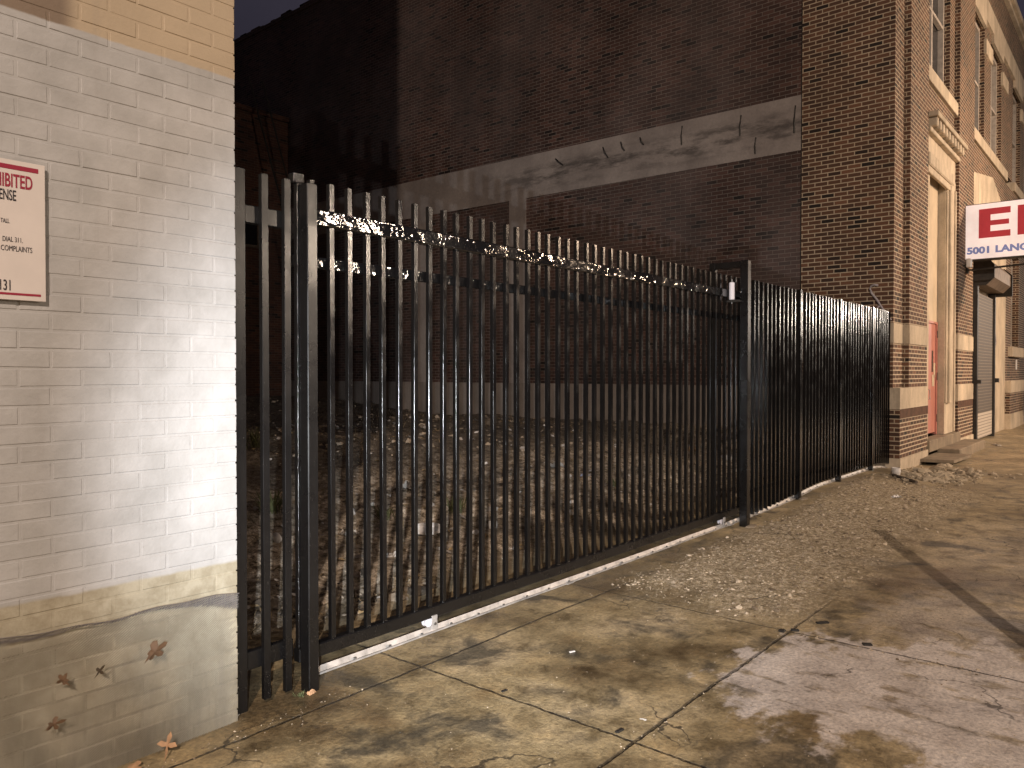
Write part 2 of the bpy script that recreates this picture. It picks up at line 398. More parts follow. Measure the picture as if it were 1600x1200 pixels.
# ------------------------------------------------------------------ mesh helpers
class MB:
    def __init__(s): s.v = []; s.f = []
    def add(s, vs, fs):
        o = len(s.v); s.v += [tuple(map(float, p)) for p in vs]; s.f += [tuple(i+o for i in f) for f in fs]; return s
    def box(s, x0, x1, y0, y1, z0, z1):
        return s.add([(x0, y0, z0), (x1, y0, z0), (x1, y1, z0), (x0, y1, z0), (x0, y0, z1), (x1, y0, z1), (x1, y1, z1), (x0, y1, z1)],
                     [(3, 2, 1, 0), (4, 5, 6, 7), (0, 1, 5, 4), (1, 2, 6, 5), (2, 3, 7, 6), (3, 0, 4, 7)])
    def cbox(s, x0, x1, y0, y1, z0, z1, c=.004):
        """box with chamfered edges"""
        P = []
        for (x, sx) in ((x0, 1), (x1, -1)):
            for (y, sy) in ((y0, 1), (y1, -1)):
                for (z, sz) in ((z0, 1), (z1, -1)):
                    P += [(x, y+sy*c, z+sz*c), (x+sx*c, y, z+sz*c), (x+sx*c, y+sy*c, z)]
        bm = bmesh.new(); vs = [bm.verts.new(p) for p in P]
        r = bmesh.ops.convex_hull(bm, input=vs)
        bm.verts.index_update()
        s.add([v.co[:] for v in bm.verts], [tuple(v.index for v in f.verts) for f in bm.faces]); bm.free(); return s
    def prism(s, pts, axis, a, b):
        """closed outline in the plane across an axis, pushed from a to b along it"""
        def P(p, t): return {'x': (t, p[0], p[1]), 'y': (p[0], t, p[1]), 'z': (p[0], p[1], t)}[axis]
        n = len(pts); vs = [P(p, a) for p in pts]+[P(p, b) for p in pts]
        return s.add(vs, [tuple(range(n))[::-1], tuple(range(n, 2*n))]+[(i, (i+1) % n, n+(i+1) % n, n+i) for i in range(n)])
    def tube(s, pts, r, seg=8):
        pts = [Vector(p) for p in pts]; rings = []
        for i, p in enumerate(pts):
            d = (pts[min(i+1, len(pts)-1)]-pts[max(i-1, 0)]).normalized()
            u = d.cross(Vector((0, 0, 1)));
            if u.length < .1: u = d.cross(Vector((1, 0, 0)))
            u.normalize(); v = d.cross(u); rr = r[i] if isinstance(r, (list, tuple)) else r
            rings.append([p+u*math.cos(2*math.pi*k/seg)*rr+v*math.sin(2*math.pi*k/seg)*rr for k in range(seg)])
        vs = [q for rg in rings for q in rg]; fs = []
        for i in range(len(rings)-1):
            for k in range(seg): fs.append((i*seg+k, i*seg+(k+1) % seg, (i+1)*seg+(k+1) % seg, (i+1)*seg+k))
        fs += [tuple(range(seg))[::-1], tuple((len(rings)-1)*seg+k for k in range(seg))]
        return s.add(vs, fs)
    def build(s, name, m, parent=None, base=None, smooth=False):
        me = bpy.data.meshes.new(name); 
        off = Vector(base) if base is not None else (parent_base(parent) if parent is not None else Vector((0, 0, 0)))
        V = np.array(s.v, dtype=float)
        me.from_pydata([tuple(p) for p in (V-np.array(off))], [], s.f); me.validate(); me.update()
        bm = bmesh.new(); bm.from_mesh(me); bmesh.ops.recalc_face_normals(bm, faces=bm.faces)
        uvl = bm.loops.layers.uv.new('UVMap'); o = off
        for f in bm.faces:
            n = f.normal; ax = max(range(3), key=lambda i: abs(n[i])); f.smooth = smooth
            for l in f.loops:
                c = l.vert.co+o
                l[uvl].uv = (c.y, c.z) if ax == 0 else ((c.x, c.z) if ax == 1 else (c.x, c.y))
        bm.to_mesh(me); bm.free()
        me.materials.append(m)
        ob = bpy.data.objects.new(name, me); C.objects.link(ob)
        if parent is not None: ob.parent = parent; ob.location = (0, 0, 0) if base is None else Vector(base)-parent_base(parent)
        else: ob.location = off
        return ob
def parent_base(p):
    v = Vector((0, 0, 0))
    while p is not None: v = v+Vector(p.location); p = p.parent
    return v
def tag(o, label=None, cat=None, group=None, kind=None):
    if label: o['label'] = label
    if cat: o['category'] = cat
    if group: o['group'] = group
    if kind: o['kind'] = kind
    return o
def thing(name, loc, label, cat, group=None):
    o = bpy.data.objects.new(name, None); C.objects.link(o); o.location = loc; o.empty_display_size = .2
    return tag(o, label, cat, group)
def copy_tree(o, parent=None):
    c = o.copy(); C.objects.link(c)
    if parent is not None: c.parent = parent
    for ch in [q for q in C.objects if q.parent == o]: copy_tree(ch, c)
    return c
def text(name, body, m, parent, mtx, size, xs=1.0, fat=0.0, align='RIGHT', depth=.0008):
    cu = bpy.data.curves.new(name, 'FONT'); cu.body = body; cu.size = size; cu.offset = fat; cu.extrude = depth
    cu.align_x = align; cu.resolution_u = 4
    t = bpy.data.objects.new('tmp', cu); C.objects.link(t); bpy.context.view_layer.update()
    me = bpy.data.meshes.new_from_object(t.evaluated_get(bpy.context.evaluated_depsgraph_get()))
    C.objects.unlink(t); bpy.data.objects.remove(t)
    me.transform(Matrix.Diagonal((xs, 1, 1, 1))); me.transform(mtx)
    me.transform(Matrix.Translation(-parent_base(parent)))
    me.materials.clear(); me.materials.append(m)
    o = bpy.data.objects.new(name, me); C.objects.link(o); o.parent = parent
    return o
def face_street(x, y, z):   # text plane looking towards -Y
    return Matrix.Translation((x, y, z)) @ Matrix(((1, 0, 0, 0), (0, 0, -1, 0), (0, 1, 0, 0), (0, 0, 0, 1)))
def face_west(x, y, z):     # text plane looking towards -X, reading towards -Y
    return Matrix.Translation((x, y, z)) @ Matrix(((0, 0, -1, 0), (-1, 0, 0, 0), (0, 1, 0, 0), (0, 0, 0, 1)))

def grid(name, xs, ys, m, zf=gz, zoff=0):
    X, Y = np.meshgrid(xs, ys, indexing='ij'); Z = zf(X, Y)+zoff; nx, ny = X.shape
    v = np.stack([X, Y, Z], -1).reshape(-1, 3)
    i = np.arange(nx-1)[:, None]*ny+np.arange(ny-1)[None, :]
    f = np.stack([i, i+ny, i+ny+1, i+1], -1).reshape(-1, 4)
    me = bpy.data.meshes.new(name); me.from_pydata(v.tolist(), [], f.tolist()); me.update()
    for p in me.polygons: p.use_smooth = True
    me.materials.append(m); o = bpy.data.objects.new(name, me); C.objects.link(o)
    return o

# ------------------------------------------------------------------ ground
def axis(*seg):
    a = []
    for lo, hi, st in seg: a += list(np.arange(lo, hi-1e-6, st))
    return np.array(a+[seg[-1][1]])
sw = grid('pavement', axis((-8, 0, .5), (0, 2, .05), (2, 9.5, .025), (9.5, 16, .06), (16, 60, .8)), axis((-1.8, 0, .3), (0, 3.75, .025)), M['pavement']); tag(sw, kind='structure')
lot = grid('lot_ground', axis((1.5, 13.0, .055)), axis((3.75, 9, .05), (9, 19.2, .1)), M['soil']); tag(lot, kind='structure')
k = MB(); k.cbox(-40, 90, -1.98, -1.805, -.16, -.004, .02); tag(k.build('kerb', M['step_concrete']), kind='structure')
r_ = MB(); r_.add([(-120, -90, -.15), (160, -90, -.15), (160, -1.98, -.15), (-120, -1.98, -.15)], [(0, 1, 2, 3)])
tag(r_.build('road', M['asphalt']), kind='structure')
r_ = MB(); r_.add([(-150, -120, -.3), (220, -120, -.3), (220, 160, -.3), (-150, 160, -.3)], [(0, 1, 2, 3)])
tag(r_.build('ground', M['asphalt']), kind='structure')

# ------------------------------------------------------------------ loose stones, scatter (uncountable)
def ico():
    bm = bmesh.new(); bmesh.ops.create_icosphere(bm, subdivisions=1, radius=1)
    V = np.array([v.co[:] for v in bm.verts]); F = [tuple(v.index for v in f.verts) for f in bm.faces]; bm.free()
    return V, np.array(F)
IV, IF = ico()
def stones(name, pts, m, label, flat=.55):
    n = len(pts); VV = []; FF = []
    for i, (x, y, s) in enumerate(pts):
        v = IV*(1+.28*rng.standard_normal((len(IV), 1)).clip(-1.2, 1.2))*np.array([s*rng.uniform(.7, 1.3), s*rng.uniform(.6, 1.1), s*rng.uniform(.35, flat+.25)])
        a = rng.uniform(0, 6.28); c, q = math.cos(a), math.sin(a)
        v = v@np.array([[c, q, 0], [-q, c, 0], [0, 0, 1]])
        v += np.array([x, y, float(gz(x, y))+s*.15]); VV.append(v); FF.append(IF+i*len(IV))
    me = bpy.data.meshes.new(name); me.from_pydata(np.concatenate(VV).tolist(), [], np.concatenate(FF).tolist()); me.update()
    me.materials.append(m); o = bpy.data.objects.new(name, me); C.objects.link(o)
    return tag(o, label, 'gravel', kind='stuff')
P = []
while len(P) < 5600:
    x = rng.uniform(4.2, 11.8); y = rng.uniform(1.4, 3.2)
    if rng.random() < float(rough_zone(x, y))*(.25+1.5*vnoise(x*2.5, y*2.5, 9)): P.append((x, y, rng.choice([.004, .006, .009, .014, .022], p=[.50, .31, .14, .04, .01])))
for _ in range(1500):
    x = rng.uniform(1.2, 12); y = rng.uniform(.1, 3.0); P.append((x, y, rng.uniform(.0015, .0045)))
for _ in range(70):   # grit lying in the joints
    P.append((rng.uniform(2.7, 5.2), 1.65+rng.normal(0, .03), rng.uniform(.002, .005)))
for _ in range(60): P.append((4.56+rng.normal(0, .03), rng.uniform(.4, 1.7), rng.uniform(.003, .008)))
for _ in range(60): P.append((rng.uniform(1.3, 2.4), 3.02-abs(rng.normal(0, .06)), rng.uniform(.002, .006)))
stones('gravel', P, M['pebble'], 'loose pale gravel and grit scattered over the broken pavement')
P = []
for _ in range(5200):
    x = rng.uniform(1.9, 12.8); y = 3.9+14*rng.random()**1.6
    if vnoise(x*1.1, y*1.1, 21) < .55 and y < 7.5: continue
    P.append((x, y, rng.choice([.012, .02, .035, .06, .10], p=[.52, .31, .13, .035, .005])))
tag(stones('rubble', P, M['stones'], 'broken brick and stone rubble strewn over the dark empty lot'), cat='rubble')
# dead stalks and straw in the lot
g = MB()
for _ in range(3300):
    x = rng.uniform(1.9, 12.7); y = 3.95+10*rng.random()**1.4; z = float(gz(x, y))
    L = rng.uniform(.05, .28); a = rng.uniform(0, 6.28); e = rng.uniform(0, .7)**1.5; wd = rng.uniform(.001, .0035)
    d = Vector((math.cos(a)*math.cos(e), math.sin(a)*math.cos(e), math.sin(e))); sd = Vector((-d.y, d.x, 0)).normalized()*wd
    p0 = Vector((x, y, z+.008)); p1 = p0+d*L*.5+Vector((0, 0, .012)); p2 = p0+d*L
    g.add([p0-sd, p0+sd, p1+sd, p1-sd, p2], [(0, 1, 2, 3), (3, 2, 4)])
tag(g.build('dead_weeds', M['twig']), 'dry dead stalks and straw matted on the lot ground', 'weeds', kind='stuff')
g = MB()
for _ in range(600):
    x = rng.uniform(1.9, 12.7); y = 3.8+9*rng.random()**1.3; z = float(gz(x, y))+.015
    s_ = rng.uniform(.015, .05); a = rng.uniform(0, 6.28); pts = []
    for kk in range(6):
        rr = s_*(1 if kk % 2 else .55)*rng.uniform(.8, 1.2); pts.append((x+rr*math.cos(a+kk*1.047), y+rr*math.sin(a+kk*1.047), z+rng.uniform(-.006, .018)))
    g.add([(x, y, z+.006)]+pts, [(0, i+1, (i+1) % 6+1) for i in range(6)])
tag(g.build('leaf_litter', M['twig']), 'brown fallen leaf litter scattered among the rubble', 'leaves', kind='stuff')

g = MB()
for _ in range(520):
    x = rng.uniform(2.0, 12.7); y = 4.0+8*rng.random()**1.2; z = float(gz(x, y))+.02; s_ = rng.choice([.010, .018, .032, .05], p=[.30, .33, .27, .10]); a = rng.uniform(0, 6.28)
    c0 = Vector((x, y, z)); u = Vector((math.cos(a), math.sin(a), rng.uniform(-.5, .5)))*s_; v = Vector((-math.sin(a), math.cos(a), rng.uniform(-.2, .9)))*s_*.7
    g.add([c0-u-v, c0+u*.8-v, c0+u+v*.9, c0-u*.3+v*1.2, c0-u*1.1+v*.2], [(0, 1, 2, 3, 4)])
M['scrap'] = rubble_mat('trash_scraps', (.35, .31, .27), (.85, .82, .78))
tag(g.build('trash_scraps', M['scrap']), 'tiny pale scraps of paper and plastic scattered through the lot rubble', 'litter', kind='stuff')

# ------------------------------------------------------------------ painted brick building (left)
CX = 1.825
lb = thing('painted_brick_building', (CX, 3.1, 0), 'white and tan painted brick building at the left edge', 'building')
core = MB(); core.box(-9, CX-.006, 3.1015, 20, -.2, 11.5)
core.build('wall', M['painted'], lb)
bm_ = MB(); H = .0685
def brick(x0, x1, z0, z1, y, yb=3.12):
    j = lambda: random.uniform(-.0012, .0012)
    c = .0030; dy = random.uniform(-.0009, .0009)
    fr = [(x0+j(), z0+j()), (x1+j(), z0+j()), (x1+j(), z1+j()), (x0+j(), z1+j())]
    cxx, czz = (x0+x1)/2, (z0+z1)/2
    inn = [(p[0]+(c if p[0] < cxx else -c), p[1]+(c if p[1] < czz else -c)) for p in fr]
    vs = [(p[0], yb, p[1]) for p in fr]+[(p[0], y+c+dy, p[1]) for p in fr]+[(p[0], y+dy+random.uniform(-.0007, .0007), p[1]) for p in inn]
    fs = [(i, (i+1) % 4, 4+(i+1) % 4, 4+i) for i in range(4)]+[(4+i, 4+(i+1) % 4, 8+(i+1) % 4, 8+i) for i in range(4)]+[(8, 9, 10, 11)]
    bm_.add(vs, fs)
row = 0; z = -.02
while z < 3.6:
    x = CX; first = True
    while x > -.6:
        L = (.1 if row % 2 else .205) if first else .205
        brick(x-L, x, z+.003, z+H-.004+random.uniform(-.001, .001), 3.0992); x -= L+.0075; first = False
    z += H; row += 1
bf = bm_.build('brick_face', M['painted'], lb)

# notice on the wall
nb = thing('notice_sign', (.78, 3.08, 1.80), 'white notice with red rules fixed to the painted brick wall', 'sign')
q = MB(); q.cbox(.46, 1.062, 3.078, 3.084, 1.795, 2.285, .001); q.build('board', M['sign_white'], nb)
for r4 in ((1.04, 2.252, 2.268), (1.045, 1.812, 1.820)):
    q = MB(); q.box(.485, r4[0], 3.0768, 3.0778, r4[1], r4[2]); q.build('red_rule', M['sign_red'], nb)
def nt_(body, xr, zb, size, xs, m=M['sign_black'], fat=.0): text('lettering', body, m, nb, face_street(xr, 3.0772, zb), size, xs, fat, 'RIGHT', .0004)
nt_('PROHIBITED', 1.022, 2.190, .066, .50, M['sign_red'], .0012)
nt_('OFFENSE', .970, 2.143, .052, .46, fat=.0006)
nt_('TALL', .948, 2.062, .022, .55)
nt_('DIAL 311.', .990, 1.998, .025, .62)
nt_('FOR COMPLAINTS', 1.019, 1.966, .027, .60)
nt_('131', .955, 1.828, .052, .55, fat=.0006)

# debris netting against the foot of the wall
dn = thing('debris_netting', (1.2, 3.08, 0), 'fine mesh netting sagging along the foot of the painted wall', 'netting')
def net_top(x): return .600-.055*(x-.9)/.9*.5+.006*math.sin(x*9)+.004*math.sin(x*23)+(.03 if x < .9 else 0)*0
def net_y(x, z):
    return 3.088-.007*(1+math.sin(x*5.3+1))*math.sin(min(1, max(0, z/.6))*math.pi)-.0015*math.sin(x*17+z*9)-.006*max(0, 1-z/.1)
n_ = MB(); x0, x1 = .35, CX-.002
def strands(mb, sx, wdt, slope, lo=lambda x: 0.0, yo=0.0, step_=.03, ph=0.0, over=0.0):
    for sgn in (1, -1):
        for kx in range(int((x1-x0+1.2)/sx)):
            xb = ((x0-1.1+kx*sx) if sgn > 0 else (x0+kx*sx))+ph
            prev = None; zz = .002
            while zz < .66:
                xx = xb+sgn*zz/slope
                if x0 <= xx <= x1 and lo(xx) <= zz < net_top(xx)+over:
                    p = (xx, net_y(xx, zz)+yo, zz)
                    if prev:
                        o_ = len(mb.v)
                        mb.v += [(prev[0]-wdt, prev[1], prev[2]+wdt*.6), (prev[0]+wdt, prev[1], prev[2]-wdt*.6), (p[0]+wdt, p[1], p[2]-wdt*.6), (p[0]-wdt, p[1], p[2]+wdt*.6)]
                        mb.f.append((o_, o_+1, o_+2, o_+3))
                    prev = p
                else: prev = None
                zz += step_
strands(n_, .0150, .0014, .62)
n_.build('mesh_sheet', M['netting'], dn)
h = MB()
def hemw(x): return .010+.020*max(0, math.sin(x*3.1+2.0))+.030*max(0, (x-1.62)/.2)+.012*max(0, math.sin(x*7.7+.5))
strands(h, .0110, .0013, .45, lambda x: net_top(x)-hemw(x), -.003, .006, .004, .004)
strands(h, .0120, .0013, .80, lambda x: net_top(x)-hemw(x)*.8, -.006, .006, .007, .006)
pts = [(x0+(x1-x0)*i/80, net_y(x0+(x1-x0)*i/80, .5)-.007, net_top(x0+(x1-x0)*i/80)+.004) for i in range(81)]
h.tube(pts, .0018, 5)
h.build('rolled_hem', M['net_hem'], dn)

def leaf(name, x, y, z, s, m, label, tilt, rot, group=None, lobes=5, thin=.45):
    q = MB(); pts = []; n = lobes*4
    for i in range(n):
        a = 2*math.pi*i/n; r = s*(1 if i % 4 == 0 else ((thin+1)*.55 if i % 4 in (1, 3) else thin))*(1+.25*math.cos(a))*random.uniform(.8, 1.15)
        pts.append(Vector((r*math.cos(a), r*.8*math.sin(a), .07*s*math.sin(3*a)+.10*s*math.cos(2*a))))
    pts[n//2] = pts[n//2].normalized()*s*1.3
    mt = Matrix.Translation((x, y, z)) @ Matrix.Rotation(tilt, 4, 'X') @ Matrix.Rotation(rot, 4, 'Z')
    top = [mt @ p for p in pts]; bot = [mt @ (p+Vector((0, 0, -.0008))) for p in pts]
    c0 = mt @ Vector((0, 0, .05*s)); c1 = mt @ Vector((0, 0, .05*s-.0008))
    q.add([c0, c1]+top+bot, [(0, 2+i, 2+(i+1) % n) for i in range(n)]+[(1, 2+n+(i+1) % n, 2+n+i) for i in range(n)]+[(2+i, 2+n+i, 2+n+(i+1) % n, 2+(i+1) % n) for i in range(n)])
    return tag(q.build(name, m, base=(x, y, z)), label, 'leaf', group)
LG = 'dead leaves on the netting'
leaf('dead_leaf', 1.435, 3.052, .425, .048, M['leaf'], 'largest rusty maple leaf caught on the netting', math.pi/2, .5, LG)
leaf('dead_leaf', 1.100, 3.052, .415, .027, M['leaf'], 'small rusty leaf stuck on the netting below the notice', math.pi/2, 2.2, LG)
leaf('dead_leaf', 1.225, 3.052, .410, .024, M['leaf_dark'], 'dark curled leaf on the netting between two rusty ones', math.pi/2, .8, LG, 4, .3)
leaf('dead_leaf', 1.065, 3.050, .265, .036, M['leaf'], 'lowest ragged brown leaf clinging to the netting', math.pi/2, .1, LG, 5, .22)
leaf('dry_leaf', 1.47, 3.025, .045, .048, M['leaf_pale'], 'pale curled oak leaf standing against the foot of the netting', 1.1, 1.1, None, 4, .20)
leaf('dry_leaf', 1.33, 3.02, .012, .035, M['leaf_pale'], 'pale flat leaf at the bottom edge of the photo by the netting', .15, .4)
# small weed at the wall corner of the gate post
wd_ = MB()
for i in range(26):
    a = random.uniform(0, 6.28); L = random.uniform(.012, .035); p = Vector((2.145+random.gauss(0, .012), 3.10+random.gauss(0, .012), .002))
    d = Vector((math.cos(a)*.8, math.sin(a)*.8, 1)).normalized()*L; sd = Vector((-d.y, d.x, 0)).normalized()*.003
    wd_.add([p-sd*.4, p+sd*.4, p+d*.6+sd, p+d], [(0, 1, 2, 3)])
tag(wd_.build('weed', simple('weed_green', (.22, .26, .12), .7)), 'tiny green weed at the foot of the near gate post', 'weed')

# ------------------------------------------------------------------ black steel fence, sliding gate
def picket_mesh(m, wx, wy, z0, z1, c=.0008):
    q = MB(); q.cbox(-wx/2, wx/2, -wy/2, wy/2, z0, z1, c); return q
def add_pickets(parent, xs, y, z0f, z1, wx=.030, wy=.028, m=None, base=(0, 0, 0)):
    proto = None; pb = parent_base(parent)
    for x in xs:
        z0 = z0f(x) if callable(z0f) else z0f
        if callable(z0f) or proto is None:
            o = picket_mesh(None, wx, wy, z0, z1+random.uniform(-.002, .002)).build('picket', m or M['black'], base=(0, 0, 0))
            proto = proto or o
        else:
            o = proto.copy(); C.objects.link(o)
        o.parent = parent; o.location = Vector((x, y, 0))-pb
        o.rotation_euler = (random.uniform(-.0016, .0016), random.uniform(-.0026, .0026), random.uniform(-.01, .01))
# short fixed panel beside the painted building
fp = thing('fence_panel', (2.0, 3.18, 0), 'short black fence panel of two pickets between painted wall and gate post', 'fence', 'black steel fence runs')
q = MB(); q.cbox(1.838, 1.905, 3.150, 3.212, -.03, 2.46, .004); q.build('post', M['black'], fp)
add_pickets(fp, (2.008, 2.122), 3.165, .02, 2.455, .034, .026)
for z0, z1 in ((2.225, 2.305), (.17, .255)):
    q = MB(); q.cbox(1.905, 2.165, 3.179, 3.215, z0, z1, .003); q.build('rail', M['black'], fp)
# near guide post
gp = thing('gate_post', (2.22, 3.14, 0), 'near black gate post with a bright cap bracket beside the short panel', 'post', 'gate guide posts')
q = MB(); q.cbox(2.198, 2.256, 3.098, 3.168, -.03, 2.445, .004); q.build('post', M['black'], gp)
q = MB(); q.cbox(2.170, 2.232, 3.168, 3.215, 2.452, 2.500, .004); q.cbox(2.19, 2.23, 3.17, 3.20, .2, 2.452, .003); q.build('catch_bracket', M['wet'], gp)
# sliding gate
gt = thing('sliding_gate', (4.85, 3.30, .03), 'long black steel sliding gate of upright pickets on wheels', 'gate')
GX = [2.365+.1170*i for i in range(49)]
add_pickets(gt, GX, 3.295, .10, 2.515, .029, .028, M['picket'])
q = MB(); q.cbox(2.275, 8.02, 3.268, 3.322, 2.290, 2.372, .006); q.build('top_rail', M['rail'], gt)
q = MB(); q.cbox(2.275, 8.02, 3.312, 3.345, 2.075, 2.135, .004); q.build('middle_rail', M['rail'], gt)
q = MB(); q.cbox(2.262, 8.02, 3.268, 3.322, .082, .152, .006); q.build('bottom_rail', M['black'], gt)
for x in (3.20, 7.22):
    br = MB(); br.cbox(x-.022, x+.022, 3.262, 3.267, .020, .098, .001); br.cbox(x-.022, x+.022, 3.267, 3.327, .093, .098, .001)
    b_ = br.build('wheel_bracket', M['galv'], gt)
    wv = MB(); prof = [(.034, -.014), (.026, 0), (.034, .014)]
    n = 20; vs = []; 
    for (rr, yy) in [(0.004, -.016)]+prof+[(0.004, .016)]:
        vs += [(x-.030+rr*math.cos(2*math.pi*k/n), 3.295+yy, .066+rr*math.sin(2*math.pi*k/n)) for k in range(n)]
    fs = [(i*n+k, i*n+(k+1) % n, (i+1)*n+(k+1) % n, (i+1)*n+k) for i in range(4) for k in range(n)]
    wv.add(vs, fs); wv.build('wheel', M['roller'], b_)
    bl = MB(); bl.tube([(x, 3.262, .05), (x, 3.254, .05)], .008, 6); bl.build('bolt', M['bolt'], b_)
# track
def tr_y(x): return 3.30-.085*float(sst(7.5, 9.2, x))
tk = thing('gate_track', (5, 3.30, 0), 'pale galvanised ground track running along under the sliding gate', 'track')
xs = np.concatenate([[2.33], np.arange(2.5, 13.2, .10)])
prof = [(-.038, .004), (-.038, .013), (-.030, .013), (-.029, .005), (-.013, .005), (0, .034), (.012, .009), (.036, .009), (.036, .004)]
q = MB(); n = len(prof); vs = []
for x in xs:
    zz = float(gz(x, 3.27)); 
    wig = .004*math.sin(x*2.1)+(.0 if x < 7.3 else .006*math.sin(x*1.3))
    vs += [(x, tr_y(x)-.015+wig+p[0], zz+p[1]) for p in prof]
fs = [(i*n+k, (i+1)*n+k, (i+1)*n+k+1, i*n+k+1) for i in range(len(xs)-1) for k in range(n-1)]+[tuple(range(n))]
q.add(vs, fs); q.build('angle_rail', M['galv'], tk)
bx = list(np.arange(2.36, 13.1, .245))
for x in bx:
    zz = float(gz(x, 3.27))+.008; q = MB(); yb_ = tr_y(x)-.038; q.tube([(x, yb_, zz), (x, yb_, zz+.012)], .0085, 6); q.build('bolt', M['bolt'], tk)
for x in (4.55, 7.35):
    q = MB(); zz = float(gz(x, 3.27)); q.box(x-.04, x+.04, 3.235, 3.25, zz+.004, zz+.012); q.build('splice_plate', M['galv'], tk)
# far guide frame
fg = thing('gate_guide_frame', (7.42, 3.3, 0), 'tall black goal shaped guide frame with white roller at the gate end', 'post', 'gate guide posts')
q = MB(); q.cbox(7.345, 7.425, 3.085, 3.165, -.02, 2.655, .005); q.build('post', M['black'], fg)
q = MB(); q.cbox(7.355, 7.42, 3.44, 3.50, -.02, 2.655, .005); q.build('post', M['black'], fg)
q = MB(); q.cbox(7.352, 7.422, 3.1655, 3.4395, 2.590, 2.650, .004); q.build('top_bar', M['black'], fg)
q = MB(); q.cbox(7.30, 7.36, 3.15, 3.30, 2.24, 2.262, .003); q.build('roller_bracket', M['dark_metal'], fg)
q = MB(); q.tube([(7.31, 3.235, 2.265), (7.31, 3.235, 2.27), (7.31, 3.235, 2.43), (7.31, 3.235, 2.438)], [.024, .028, .028, .022], 18); q.build('roller', M['roller'], fg, smooth=False)
q = MB(); q.tube([(7.31, 3.235, 2.225), (7.31, 3.235, 2.47)], .007, 8); q.build('roller_pin', M['bolt'], fg)
# far fixed fence
ff = thing('steel_fence', (10.4, 3.16, 0), 'long fixed black picket fence between the gate and the brick building', 'fence', 'black steel fence runs')
posts = (8.95, 10.43, 11.93, 13.33-.12)
px_ = [x for x in [7.52+.117*i for i in range(49)] if all(abs(x-p) > .055 for p in posts)]
add_pickets(ff, px_, 3.150, lambda x: float(gz(x, 3.2))+.075, 2.485, .027, .033, M['picket'])
for p in posts:
    zz = float(gz(p, 3.1)); q = MB(); q.cbox(p-.030, p+.030, 3.115, 3.180, zz-.05, 2.495, .002); q.build('post', M['picket'], ff)
ends = (7.427,)+posts
for a, b in zip(ends[:-1], ends[1:]):
    for z0, z1 in ((2.29, 2.33), (2.10, 2.14), (.30, .34)):
        q = MB(); q.cbox(a+.033, b-.033, 3.165, 3.205, z0, z1, .003); q.build('rail', M['black'], ff)
# footings: spilled mortar at post feet
for (x, y, lb_) in ((7.40, 3.06, 'pale mortar collar at the foot of the tall guide frame'), (8.98, 3.10, 'pale mortar collar at the second fence post foot')):
    q = MB(); n = 12; zz = float(gz(x, y)); vs = [(x, y, zz+.022)]+[(x+.085*random.uniform(.7, 1.2)*math.cos(2*math.pi*k/n), y+.05*random.uniform(.7, 1.2)*math.sin(2*math.pi*k/n), zz+.012) for k in range(n)]
    vs += [(v[0]+(v[0]-x)*.15, v[1]+(v[1]-y)*.15, zz-.01) for v in vs[1:n+1]]
    q.add(vs, [(0, 1+k, 1+(k+1) % n) for k in range(n)]+[(1+k, 1+n+k, 1+n+(k+1) % n, 1+(k+1) % n) for k in range(n)])
    tag(q.build('mortar_collar', M['step_concrete'], base=(x, y, zz)), lb_, 'mortar', 'mortar collars')

# ------------------------------------------------------------------ big brick building (right)
BX = 12.95
bb = thing('brick_building', (BX, 3.1, 0), 'tall dark brick building with stone bands beyond the fence', 'building')
def part(name, m, fn, parent=bb): q = MB(); fn(q); return q.build(name, m, parent)
# side wall towards the lot
part('side_wall', M['side_brick'], lambda q: q.box(BX+.05, BX+.5, 4.54, 30, -.2, 11.75))
def ragged(q):
    y = 4.54
    while y < 30:
        L = random.uniform(.2, .5); q.box(BX+.02, BX+.52, y, y+L-.01, 11.75, 11.85+random.uniform(0, .09)); y += L
part('coping', M['side_brick'], ragged)
part('corner_pier', M['face_brick'], lambda q: q.box(BX, BX+.60, 3.10, 4.52, 1.30, 11.35))
part('joint_strip', M['dark_metal'], lambda q: q.box(BX+.02, BX+.06, 4.52, 4.54, .2, 11.3))
part('render_band', M['concrete_band'], lambda q: q.prism([(4.545, 5.25), (4.545, 6.17), (30, 6.32), (30, 5.46)], 'x', BX+.035, BX+.06))
part('render_pilaster', M['concrete_band'], lambda q: q.box(BX+.032, BX+.06, 10.43, 10.90, 1.31, 5.34))
part('render_pilaster', M['concrete_band'], lambda q: q.box(BX+.032, BX+.06, 13.55, 14.05, 1.29, 5.38))
part('wall_base', M['base_concrete'], lambda q: q.box(BX+.015, BX+.06, 4.545, 30, -.2, 1.31))
rb = [((868, 248), (880, 258)), ((942, 230), (950, 246)), ((970, 222), (976, 236)), ((1000, 215), (1006, 226)), ((1066, 197), (1065, 226)), ((1158, 180), (1156, 212)), ((1181, 215), (1180, 240)), ((1243, 165), (1241, 207))]
def onwall(p, X):
    a = (p[0]-800)/1202; b = (600-p[1])/1202; f = math.cos(PITCH)+b*math.sin(PITCH); u = -math.sin(PITCH)+b*math.cos(PITCH)
    dx = f*va[0]+a*va[1]; dy = f*va[1]-a*va[0]; t = X/dx; return (X, t*dy, EYE+t*u)
for a, b in rb:
    A = Vector(onwall(a, BX+.02)); B = Vector(onwall(b, BX+.02)); mid = (A+B)/2+Vector((-.03, 0, 0))
    part('rusty_bar', M['dark_metal'], lambda q: q.tube([A, mid, B], .014, 6))
